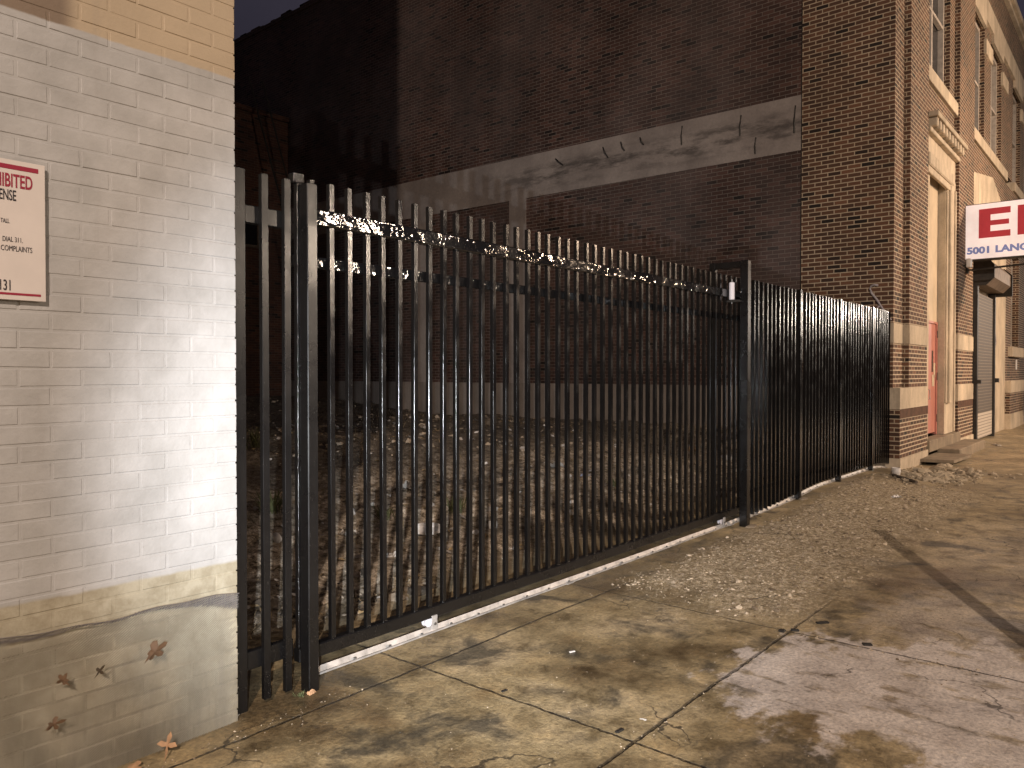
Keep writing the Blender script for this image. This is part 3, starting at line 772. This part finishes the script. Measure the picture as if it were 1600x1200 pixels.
# corner, pilasters, bays along the street
def stone_layers(x0, x1, yf, tag_=''):
    part('base_course', M['stone'], lambda q: q.box(x0-.02, x1+.02, yf-.03, 3.6, -.2, .205))
    part('brick_plinth', M['face_brick'], lambda q: q.box(x0-.008, x1+.008, yf-.012, 3.6, .205, .97))
    def sold(q):
        x = x0
        while x < x1-.03: q.cbox(x+.004, x+.062, yf-.019, yf, .825, .965, .003); x += .0685
    part('soldier_course', M['soldier'], sold)
    part('stone_band', M['stone'], lambda q: q.box(x0-.012, x1+.012, yf-.02, 3.6, .97, 1.30))
M['soldier'] = simple('soldier_brick', (.13, .062, .034), .8, 0, 7, .6, .6)
stone_layers(BX-.02+.02, 14.83, 3.01)
part('stone_band', M['stone'], lambda q: (q.box(BX-.012, 13.548, 3.088, 3.6, 2.0, 2.31), q.box(13.538, 14.842, 2.998, 3.09, 2.0, 2.31)))
part('pilaster', M['face_brick'], lambda q: q.box(13.55, 14.83, 3.01, 3.62, 1.30, 11.35))
M['joint'] = simple('light_mortar', (.62, .50, .36), .85, 0, 12, .35)
def ribs(x0, x1, yf, z0, z1):
    def f(q):
        z = math.ceil(z0/.0685)*.0685
        while z < z1-.02: q.box(x0, x1, yf-.004, yf+.01, z-.0085, z+.0085); z += .0685
    part('mortar_joints', M['joint'], f)
for a_, b_ in ((BX+.01, 14.83), (17.55, 19.2)):
    ribs(a_-.008, b_+.004, 2.998, .215, .80)
ribs(BX+.002, 13.548, 3.10, 1.33, 1.99); ribs(13.552, 14.828, 3.01, 1.33, 1.99); ribs(17.552, 19.198, 3.01, 1.33, 1.99)
# door bay
part('bay_wall', M['face_brick'], lambda q: (q.box(14.83, 17.55, 3.1, 3.6, 6.0, 6.65), q.box(14.83, 17.55, 3.1, 3.6, 9.6, 11.3), q.box(17.05, 17.55, 3.1, 3.6, 6.65, 9.6)))
part('pilaster', M['face_brick'], lambda q: q.box(17.55, 19.2, 3.01, 3.62, 1.30, 11.35))
stone_layers(17.55, 19.2, 3.01)
part('stone_band', M['stone'], lambda q: q.box(17.535, 19.21, 2.996, 3.09, 2.0, 2.31))
def window(x0, x1, z0, z1, y=3.25, mull=1):
    fr = MB(); fr.box(x0, x0+.09, y-.05, y+.05, z0, z1); fr.box(x1-.09, x1, y-.05, y+.05, z0, z1); fr.box(x0+.09, x1-.09, y-.05, y+.05, z1-.1, z1); fr.box(x0+.09, x1-.09, y-.05, y+.05, z0, z0+.08)
    zm = (z0+z1)/2; fr.box(x0+.09, x1-.09, y-.04, y+.04, zm-.03, zm+.03)
    for k_ in range(mull):
        xm = x0+(x1-x0)*(k_+1)/(mull+1); fr.box(xm-.05, xm+.05, y-.045, y+.045, z0+.08, zm-.03); fr.box(xm-.05, xm+.05, y-.045, y+.045, zm+.03, z1-.1)
    f = fr.build('window', M['frame_white'], bb)
    g_ = MB(); g_.box(x0+.05, x1-.05, y+.052, y+.06, z0+.03, z1-.03); g_.build('pane', M['glass'], f)
    return f
part('window_sill', M['stone'], lambda q: q.cbox(14.835, 17.545, 3.03, 3.3, 6.65, 6.90, .01))
window(14.95, 17.05, 6.9, 9.6)
# stone door surround
part('door_surround', M['stone'], lambda q: (q.box(14.835, 15.2, 3.06, 3.6, .36, 5.3), q.box(16.57, 17.50, 3.06, 3.6, .36, 5.3), q.box(14.835, 17.5, 3.07, 3.6, 5.3, 5.72)))
def mould(q):
    for (xa, xb, yy) in ((16.60, 16.68, 3.03), (16.74, 16.92, 3.00), (17.0, 17.06, 3.03), (17.40, 17.5, 3.035)): q.cbox(xa, xb, yy, 3.062, .95 if xa < 17.3 else .36, 5.15, .012)
part('jamb_moulding', M['stone'], mould)
part('lintel_moulding', M['stone'], lambda q: (q.cbox(14.84, 16.95, 2.98, 3.07, 5.14, 5.36, .02), q.cbox(14.84, 16.9, 3.01, 3.07, 5.02, 5.14, .01)))
def corn(q):
    q.cbox(14.835, 17.58, 2.86, 3.1, 5.95, 6.04, .01); q.cbox(14.84, 17.52, 2.98, 3.1, 5.72, 5.80, .01); q.box(14.845, 17.5, 3.04, 3.1, 5.80, 5.95)
    x = 14.9
    while x < 17.45: q.cbox(x, x+.13, 2.89, 3.05, 5.80, 5.945, .012); x += .26
part('cornice', M['stone'], corn)
part('doorway_panel', M['cream'], lambda q: (q.box(15.2, 16.57, 3.19, 3.3, 2.50, 5.3), q.box(15.2, 15.62, 3.19, 3.3, .36, 2.5)))
dr = part('door', M['door_red'], lambda q: (q.cbox(15.66, 16.48, 3.20, 3.25, .40, 2.46, .005)))
part('door_frame', M['door_red'], lambda q: (q.box(15.62, 15.66, 3.175, 3.27, .36, 2.5), q.box(16.48, 16.57, 3.175, 3.27, .36, 2.5), q.box(15.66, 16.48, 3.175, 3.27, 2.46, 2.5)), dr)
part('door_window', M['glass'], lambda q: q.box(16.16, 16.28, 3.196, 3.20, 1.55, 1.95), dr)
part('handle', M['galv'], lambda q: q.tube([(15.78, 3.2, 1.22), (15.78, 3.15, 1.22), (15.80, 3.15, 1.05), (15.80, 3.2, 1.05)], .012, 6), dr)
part('sticker', M['cream'], lambda q: (q.box(16.32, 16.45, 3.194, 3.1985, 1.45, 1.72), q.box(16.2, 16.38, 3.194, 3.1985, 1.28, 1.5)), dr)
for z0 in (.6, 1.4, 2.2): part('hinge', M['dark_metal'], lambda q: q.box(16.49, 16.53, 3.168, 3.175, z0, z0+.14), dr)
# bay with roller shutter
part('bay_wall', M['face_brick'], lambda q: (q.box(19.2, 25.7, 3.1, 3.6, 5.95, 6.65), q.box(19.2, 60, 3.1, 3.6, 9.6, 9.75), q.box(24.6, 25.7, 3.1, 3.6, .3, 5.95), q.box(25.7, 27.6, 3.1, 3.6, 1.30, 2.0), q.box(25.7, 27.6, 3.1, 3.6, 4.9, 6.65), q.box(27.3, 27.6, 3.1, 3.6, 2.0, 4.9)))
part('door_surround', M['stone'], lambda q: (q.box(19.21, 24.6, 3.085, 3.6, .0, 5.2), q.prism([(19.25, 5.2), (24.6, 5.2), (24.6, 5.6), (22, 6.3), (19.25, 5.9)], 'y', 3.05, 3.4)))
def upper(x0, x1, xs_):
    part('window_sill', M['stone'], lambda q: q.cbox(x0, x1, 3.03, 3.3, 6.65, 6.9, .01))
    for a, b in xs_: window(a, b, 6.9, 9.6)
upper(19.24, 24.35, [(19.25, 21.0), (21.9, 23.6)])
upper(25.75, 31.0, [(25.7, 27.3), (28.2, 29.9)])
upper(32.3, 37.5, [(32.2, 33.9), (34.8, 36.5)])
for (a, b) in ((21.0, 21.9), (23.6, 25.7), (27.3, 28.2), (29.9, 32.2), (33.9, 34.8), (36.5, 60)):
    part('brick_pier', M['face_brick'], lambda q: q.box(a, b, 3.1, 3.6, 6.9, 9.6))
    part('pier_block', M['stone'], lambda q: q.cbox(a-.01, min(b, a+.9)+.01, 3.05, 3.12, 9.0, 9.35, .01))
part('bay_wall', M['face_brick'], lambda q: q.box(27.6, 60, 3.25, 3.6, .3, 6.9))
def band2(q):
    q.box(19.2, 60, 3.04, 3.12, 9.75, 10.25)
    for a in (19.3, 21.95, 25.75, 28.25, 32.3, 34.9): q.box(a, a+1.6, 3.036, 3.10, 9.55, 9.75)
part('frieze_band', M['stone'], band2)
part('parapet', M['face_brick'], lambda q: q.box(19.2, 60, 3.08, 3.6, 10.25, 11.25))
part('coping', M['stone'], lambda q: q.cbox(BX-.05, 60, 2.9, 3.7, 11.35, 11.5, .01))
part('coping', M['stone'], lambda q: q.cbox(19.2, 60, 2.98, 3.1, 11.25, 11.35, .01))
part('base_course', M['stone'], lambda q: q.box(24.62, 27.62, 2.95, 3.6, -.1, .42))
part('brick_plinth', M['face_brick'], lambda q: q.box(24.64, 27.6, 2.97, 3.6, .42, .99))
part('stone_band', M['stone'], lambda q: q.box(24.62, 27.62, 2.95, 3.6, .99, 1.32))
part('window_sill', M['stone'], lambda q: q.cbox(25.2, 27.62, 2.98, 3.3, 1.98, 2.26, .01))
window(25.75, 27.25, 2.26, 4.9, 3.3)
part('base_course', M['stone'], lambda q: q.box(27.62, 60, 3.15, 3.6, -.1, .42))
part('roof', M['asphalt'], lambda q: q.box(BX+.5, 60, 3.6, 30, 10.9, 11.1))
part('doorway_recess', M['dark_metal'], lambda q: q.box(14.9, 30, 3.62, 3.7, .3, 10.8))
# roller shutter
rs = thing('roller_shutter', (20.5, 2.95, 0), 'tall roller shutter with grey box housing under the hanging sign', 'shutter')
def rp(name, m, fn): return part(name, m, fn, rs)
rp('curtain', M['shutter'], lambda q: q.box(19.42, 21.65, 2.975, 3.0, .06, 3.30))
rp('side_guide', M['dark_metal'], lambda q: q.box(19.26, 19.40, 2.93, 3.08, .0, 3.42))
rp('side_guide', M['dark_metal'], lambda q: q.box(21.67, 21.78, 2.93, 3.08, .0, 3.42))
rp('end_plate', M['dark_metal'], lambda q: q.prism([(3.08, 3.42), (2.78, 3.42), (2.62, 3.58), (2.62, 3.86), (2.76, 4.02), (3.08, 4.02)], 'x', 19.24, 19.30))
rp('housing', M['brown_metal'], lambda q: q.prism([(3.08, 3.44), (2.79, 3.44), (2.64, 3.59), (2.64, 3.85), (2.77, 4.0), (3.08, 4.0)], 'x', 19.30, 21.8))
rp('end_plate', M['dark_metal'], lambda q: q.prism([(3.08, 3.36), (2.60, 3.36), (2.60, 3.86), (2.76, 4.02), (3.08, 4.02)], 'x', 21.8, 21.86))
rp('bracket', M['dark_metal'], lambda q: (q.box(19.22, 19.30, 2.85, 2.93, 1.3, 1.38), q.box(21.7, 21.82, 2.85, 2.93, 1.3, 1.4)))
# hanging light box sign
hs = thing('hanging_sign', (18.4, 3.0, 3.85), 'large white light box sign with red capital letters hanging over the pavement', 'sign')
def hp(name, m, fn): return part(name, m, fn, hs)
hp('cabinet', M['dark_metal'], lambda q: q.cbox(18.312, 18.56, .30, 3.075, 3.85, 5.0, .008))
hp('face_panel', M['box_white'], lambda q: q.box(18.30, 18.3115, .32, 3.062, 3.875, 4.985))
def E_(q):
    x0, x1 = 18.292, 18.2995; t, h0, h1 = .20, 4.29, 4.88
    q.box(x0, x1, 2.57, 2.775, h0, h1)
    for a in (h0, (h0+h1)/2-.05, h1-.125): q.box(x0, x1, 2.225 if a != (h0+h1)/2-.05 else 2.25, 2.57, a, a+(.125 if a != (h0+h1)/2-.05 else .10))
hp('letter', M['box_red'], E_)
hp('letter', M['box_red'], lambda q: q.box(18.292, 18.2995, 1.90, 2.105, 4.29, 4.88))
text('lettering', '5001', M['box_blue'], hs, face_west(18.298, 2.985, 3.985), .185, 1.16, .009, 'LEFT', .001)
text('lettering', 'LANCASTER', M['box_blue'], hs, face_west(18.298, 2.485, 3.985), .185, 1.16, .009, 'LEFT', .001)
hp('bracket_arm', M['dark_metal'], lambda q: (q.tube([(18.42, 3.09, 3.66), (18.42, .4, 3.78)], .022, 6), q.tube([(18.42, 3.09, 3.66), (18.42, 3.05, 3.85)], .022, 6), q.box(18.3, 18.5, 2.98, 3.0095, 3.6, 3.9)))
fl = thing('flood_lamp', (18.05, 2.95, 3.7), 'small pale flood lamp on the pilaster under the sign corner', 'lamp')
q = MB(); q.cbox(17.98, 18.14, 2.86, 2.95, 3.68, 3.86, .015); q.build('head', M['white_plastic'], fl)
q = MB(); q.tube([(18.06, 2.95, 3.75), (18.06, 3.01, 3.72)], .015, 6); q.build('bracket', M['dark_metal'], fl)
# drooping cable and wall plate
cb = MB(); cb.tube([(21.9, 3.02, 3.3), (22.6, 3.03, 2.3), (22.2, 3.02, 1.9), (21.95, 3.02, 1.5)], .012, 6)
tag(cb.build('hanging_cable', M['pipe'], base=(22, 3.02, 1.5)), 'thin cable drooping over the stone beside the roller shutter', 'cable')
q = MB(); q.cbox(26.7, 26.9, 3.07, 3.098, 1.62, 1.92, .01); tag(q.build('wall_plate', M['white_plastic'], base=(26.8, 3.09, 1.62)), 'small white plate on the brick between the far stone bands', 'plate')
sp_ = thing('standpipe', (27.3, 2.6, 0), 'grey standpipe with round cap at the far end of the frontage', 'pipe')
q = MB(); q.tube([(27.3, 2.75, 0), (27.3, 2.75, 1.0)], .08, 10); q.build('pipe', M['dark_metal'], sp_)
q = MB(); q.tube([(27.3, 2.75, .55), (27.05, 2.68, .55)], .10, 12); q.build('cap', M['galv'], sp_)
# cable hook at the pier
hk = MB(); pts = [onwall(p, BX-.03) for p in ((1392, 500), (1384, 490), (1376, 478), (1370, 468), (1362, 458), (1359, 451), (1361, 447), (1366, 445), (1372, 446))]
hk.tube(pts, .017, 8); hk.tube([onwall(p, BX-.05) for p in ((1364, 492), (1368, 484), (1374, 478))], .014, 6)
tag(hk.build('cable_loop', M['pipe'], base=(BX-.03, 3.4, 2.5), smooth=True), 'pale curved cable looping from the pier above the fence', 'cable')

# steps
st = MB(); st.cbox(14.86, 17.62, 2.955, 3.19, .15, .355, .012)
tag(st.build('doorstep', M['step_concrete'], base=(16.2, 3.0, .1)), 'upper concrete doorstep directly under the red door', 'step', 'entrance steps')
st = MB(); st.cbox(15.58, 18.2, 2.62, 2.99, -.02, .17, .014)
tag(st.build('doorstep', M['step_concrete'], base=(16.8, 2.8, 0)), 'long middle concrete step with dark end face below the door', 'step', 'entrance steps')
st = MB(); st.prism([(14.35, 2.50), (15.62, 2.45), (15.64, 3.0), (14.25, 2.99)], 'z', .045, .095)
tag(st.build('paving_slab', M['step_concrete'], base=(15, 2.7, 0)), 'thin flat slab lying before the steps behind the rubble pile', 'slab')
# broken concrete pile
def chunk(x, y, s, label, flat=.6, group='broken concrete lumps by the steps', m=None):
    bm = bmesh.new(); bmesh.ops.create_icosphere(bm, subdivisions=2, radius=1)
    sd = random.uniform(0, 100)
    for v in bm.verts:
        n = noise.noise(v.co*1.4+Vector((sd, 0, 0))); v.co *= 1+.75*n
        v.co = Vector((round(v.co.x*2.2)/2.2*.5+v.co.x*.5, v.co.y, v.co.z))
    rot = Matrix.Rotation(random.uniform(0, 6), 3, 'Z') @ Matrix.Rotation(random.uniform(-.3, .3), 3, 'X')
    for v in bm.verts: v.co = rot @ Vector((v.co.x*s, v.co.y*s*.75, v.co.z*s*flat))
    me = bpy.data.meshes.new('rock'); bm.to_mesh(me); bm.free(); me.materials.append(m or M['chunk'])
    o = bpy.data.objects.new('concrete_lump', me); C.objects.link(o); o.location = (x, y, float(gz(x, y))+s*flat*.35)
    return tag(o, label, 'rubble', group)
pile = [((1440, 738), .15, .35), ((1465, 735), .13, .5), ((1478, 745), .17, .28), ((1425, 745), .12, .4), ((1490, 738), .11, .6), ((1500, 742), .10, .7), ((1512, 738), .10, .7), ((1522, 745), .12, .5), ((1452, 750), .18, .22), ((1535, 742), .09, .5), ((1410, 740), .09, .5), ((1470, 754), .13, .25), ((1496, 752), .10, .4), ((1415, 752), .07, .5), ((1550, 742), .06, .5), ((1483, 730), .08, .7), ((1446, 729), .08, .8)]
names = ['flat lump at the left of the broken concrete pile', 'lump in front of the thin slab in the broken pile', 'broad low lump in the middle of the broken pile', 'lump nearest the fence corner in the pile', 'upright lump behind the pile centre', 'rounded lump right of the upright one in the pile', 'pale rounded lump towards the right of the pile', 'wide lump at the right of the pile', 'widest flattest piece at the front of the pile', 'small lump near the right end of the pile', 'small lump against the building base corner', 'thin piece at the front edge of the pile', 'low lump at the front right of the pile', 'small piece on the pavement left of the pile', 'smallest outlying lump at the right of the pile', 'small lump against the slab edge in the pile', 'jagged piece standing at the slab corner']
for (p, s, f), nm in zip(pile, names): X_, Y_, _ = pix(*p); chunk(X_, min(Y_, 2.62 if X_ > 13.6 else 2.95), s*.9, nm, f*.95)
P = []
for _ in range(500):
    a = pix(1470+rng.normal(0, 40), 744+rng.normal(0, 6)); P.append((a[0], min(a[1], 2.98), rng.uniform(.01, .04)))
tag(stones('rubble_crumbs', P, M['chunk'], 'pale crumbled mortar and grit around the broken concrete pile'), cat='rubble')
q = MB(); a = Vector(pix(1395, 745)); b2 = Vector(pix(1432, 757)); q.tube([a+Vector((0, 0, .03)), b2+Vector((0, 0, .03))], .022, 5)
tag(q.build('wood_stick', M['wood'], base=a), 'flat wood lath lying beside the last fence post', 'stick')

# ------------------------------------------------------------------ rear building and ladder at the back of the lot
rbld = thing('rear_building', (9, 19, 0), 'low dark red brick building at the back of the lot', 'building')
q = MB(); q.box(-2, BX+.02, 19.2, 26, -.2, 8.7); q.build('wall', M['rear_brick'], rbld)
q = MB(); q.cbox(-2, BX+.02, 19.1, 19.3, 8.7, 8.85, .02); q.build('coping', M['rear_brick'], rbld)
for (xa, xb, za, zb) in ((11.15, 12.0, 5.0, 6.0), (8.5, 9.6, 4.6, 6.2)):
    fr = MB(); fr.box(xa, xb, 19.14, 19.19, za, za+.07); fr.box(xa, xb, 19.14, 19.19, zb-.07, zb); fr.box(xa, xa+.07, 19.14, 19.19, za+.07, zb-.07); fr.box(xb-.07, xb, 19.14, 19.19, za+.07, zb-.07)
    f_ = fr.build('window', M['wood'], rbld); g_ = MB(); g_.box(xa+.05, xb-.05, 19.185, 19.198, za+.05, zb-.05); g_.build('pane', M['glass'], f_)
ld = thing('fire_ladder', (12.0, 18.6, 5), 'dark steel fire ladder leaning against the rear brick building', 'ladder')
A0, A1 = Vector((11.6, 19.0, 9.6)), Vector((12.75, 18.3, 4.2)); dd = Vector((.42, 0, 0))
for o_ in (Vector((0, 0, 0)), dd): q = MB(); q.tube([A0+o_, A1+o_], .026, 6); q.build('side_rail', M['dark_metal'], ld)
for i in range(16):
    p = A0.lerp(A1, (i+.5)/16); q = MB(); q.tube([p, p+dd], .014, 5); q.build('rung', M['dark_metal'], ld)

# ------------------------------------------------------------------ litter
def blobthing(name, px, py, m, label, cat, dims, group=None, rz=None, rx=0, kind='round', lift=0):
    x, y, z = pix(px, py); q = MB(); L, W, Hh = dims
    if kind == 'round':
        n = 18; rings = [(0.02, .0), (.85, .05), (1, .45), (.93, 1), (.80, 1), (.72, .25), (.02, .18)]; vs = []
        for rr, zz in rings: vs += [(L/2*rr*math.cos(2*math.pi*k/n), W/2*rr*math.sin(2*math.pi*k/n), Hh*zz) for k in range(n)]
        q.add(vs, [(i*n+k, i*n+(k+1) % n, (i+1)*n+(k+1) % n, (i+1)*n+k) for i in range(len(rings)-1) for k in range(n)])
    elif kind == 'bottle':
        q.tube([(-L/2, 0, W/2), (-L/2+.01, 0, W/2), (L*.12, 0, W/2), (L*.32, 0, W/2), (L*.36, 0, W/2), (L/2, 0, W/2)], [W*.42, W/2, W/2, W*.22, W*.2, W*.2], 12)
    elif kind == 'crumple':
        n = 7; vs = []; 
        for i in range(n):
            for j_ in range(n):
                a, b_ = i/(n-1)-.5, j_/(n-1)-.5; vs.append((a*L*random.uniform(.85, 1.1), b_*W*random.uniform(.85, 1.1), Hh*(random.random()**1.5)*(1-1.6*(a*a+b_*b_))+.004))
        q.add(vs, [(i*n+j_, (i+1)*n+j_, (i+1)*n+j_+1, i*n+j_+1) for i in range(n-1) for j_ in range(n-1)])
    elif kind == 'chip':
        q.cbox(-L/2, L/2, -W/2, W/2, 0, Hh, min(L, W, Hh)*.2)
    ob = q.build(name, m, smooth=(kind in ('bottle',)))
    ob.location = (x, y, z+lift); ob.rotation_euler = (rx, 0, random.uniform(0, 3) if rz is None else rz)
    return tag(ob, label, cat, group)
G1 = 'litter on the lot behind the gate'
blobthing('foam_tray', 668, 838, M['white_plastic'], 'largest white foam tray lying on the lot behind the gate', 'litter', (.30, .15, .04), G1, rz=-.75, rx=.5, lift=.05)
blobthing('crumpled_paper', 545, 835, M['paper'], 'crumpled pale paper left of the white foam tray', 'litter', (.14, .12, .07), G1, kind='crumple')
blobthing('crumpled_paper', 630, 765, M['paper'], 'pale rag of paper above the foam tray', 'litter', (.20, .14, .12), G1, kind='crumple')
blobthing('plastic_bottle', 432, 845, M['white_plastic'], 'clear bottle on the lot behind the short fence panel', 'bottle', (.22, .065, .05), G1, kind='bottle')
blobthing('plastic_bottle', 916, 748, M['blue_plastic'], 'bluish bottle lying in the middle of the lot rubble', 'bottle', (.24, .08, .05), G1, kind='bottle', rz=.2)
blobthing('white_cup', 770, 826, M['white_plastic'], 'small white cup right of the foam tray', 'cup', (.09, .09, .07), G1)
blobthing('tin_disc', 800, 858, M['white_plastic'], 'small round white lid low behind the gate', 'litter', (.06, .06, .015), G1)
blobthing('plastic_bottle', 1132, 722, M['white_plastic'], 'pale bottle near the far end of the gate', 'bottle', (.26, .09, .05), G1, kind='bottle', rz=1.2)
blobthing('crumpled_paper', 1085, 700, M['paper'], 'pale paper scrap on rubble near the side wall', 'litter', (.2, .14, .10), G1, kind='crumple')
blobthing('crumpled_paper', 870, 730, M['paper'], 'light crumpled bag left of the bluish bottle', 'litter', (.22, .16, .10), G1, kind='crumple')
blobthing('cardboard_piece', 1080, 705, M['tan_card'], 'torn brown cardboard on rubble near the side wall', 'litter', (.3, .2, .14), G1, kind='crumple')
blobthing('crumpled_paper', 585, 790, M['paper'], 'small white scrap on the lot between gate pickets at left', 'litter', (.10, .08, .05), G1, kind='crumple')
blobthing('metal_lid', 607, 870, M['galv'], 'round rusty tin lid below the foam tray', 'litter', (.11, .11, .02), G1)
G2 = 'litter on the pavement'
blobthing('paper_strip', 894, 1019, M['white_plastic'], 'short white strip lying on the middle of the wet slab', 'litter', (.035, .012, .006), G2, kind='chip', rz=-.4)
blobthing('crumpled_paper', 1400, 742, M['white_plastic'], 'white crushed cup by the last fence post', 'litter', (.17, .12, .10), G2, kind='round')
blobthing('crumpled_paper', 1402, 778, M['white_plastic'], 'white scrap on the gravel in front of the rubble pile', 'litter', (.12, .08, .05), G2, kind='crumple')
blobthing('crumpled_paper', 1558, 696, M['paper'], 'pale scrap on the pavement beyond the steps', 'litter', (.3, .12, .05), G2, kind='crumple')
blobthing('dry_leaf_scrap', 1005, 1126, M['paper'], 'pale twisted scrap near the joint at the bottom', 'litter', (.03, .010, .008), G2, kind='crumple')
blobthing('dark_chip', 1285, 974, M['chip'], 'dark chip in the gravel above the pale patch', 'chip', (.08, .025, .010), G2, kind='chip', rz=-.7)
blobthing('dark_chip', 1222, 987, M['chip'], 'dark square chip at the slab joint crossing', 'chip', (.035, .035, .012), G2, kind='chip')
blobthing('dark_chip', 1242, 986, M['chip'], 'dark chip just right of the joint crossing', 'chip', (.045, .025, .012), G2, kind='chip')
blobthing('dark_chip', 1355, 1008, M['chip'], 'dark chip on the upper edge of the pale patch', 'chip', (.05, .03, .010), G2, kind='chip', rz=-1)
blobthing('dark_chip', 968, 1143, M['chip'], 'flat dark chip in the lower joint', 'chip', (.045, .018, .008), G2, kind='chip', rz=-.1)
blobthing('dark_chip', 788, 1080, M['chip'], 'flat dark chip in the joint below the track', 'chip', (.035, .014, .006), G2, kind='chip', rz=-.1)
blobthing('pink_pebble', 486, 1085, M['leaf_pale'], 'pale pink pebble at the foot of the near gate post', 'stone', (.045, .03, .022), None, kind='crumple')

# weeds growing through the lot
def tuft(px, py, h, n, label):
    x, y, z = pix(px, py); q = MB()
    for i in range(n):
        a = random.uniform(0, 6.28); L = h*random.uniform(.5, 1); b0 = Vector((x+random.gauss(0, h*.18), y+random.gauss(0, h*.18), z-.01))
        d = Vector((math.cos(a)*random.uniform(.2, .9), math.sin(a)*random.uniform(.2, .9), 1)).normalized(); sd = Vector((-d.y, d.x, 0)).normalized()*random.uniform(.004, .010)
        m1 = b0+d*L*.55; t1 = b0+d*L+Vector((d.x, d.y, 0))*L*.35
        q.add([b0-sd*.3, b0+sd*.3, m1+sd, m1-sd, t1], [(0, 1, 2, 3), (3, 2, 4)])
    tag(q.build('weed_tuft', M['weedgreen'], base=(x, y, z)), label, 'weed', 'weeds on the lot')
M['weedgreen'] = simple('weed_blades', (.16, .17, .07), .7, 0, 9, .5)
tuft(712, 800, .22, 46, 'green weed tuft above the white foam tray')
tuft(600, 812, .20, 36, 'small green weed left of the foam tray')
tuft(425, 800, .25, 60, 'weed tuft behind the short fence panel')
tuft(400, 700, .35, 70, 'tall dry weed clump far behind the short fence panel')
tuft(960, 760, .20, 40, 'weed tuft right of the bluish bottle')

# street pole standing outside the picture on the kerb side, its shade falls across the pavement
sp = thing('street_pole', (4.55, -.05, 0), 'short grey steel post near the kerb whose shadow crosses the pavement', 'pole')
q = MB(); q.tube([(4.45, .12, 0), (4.45, .12, 2.1)], [.055, .05], 14); q.build('shaft', M['pipe'], sp)
q = MB(); q.cbox(4.33, 4.57, 0, .24, 0, .03, .005); q.build('base_plate', M['dark_metal'], sp)
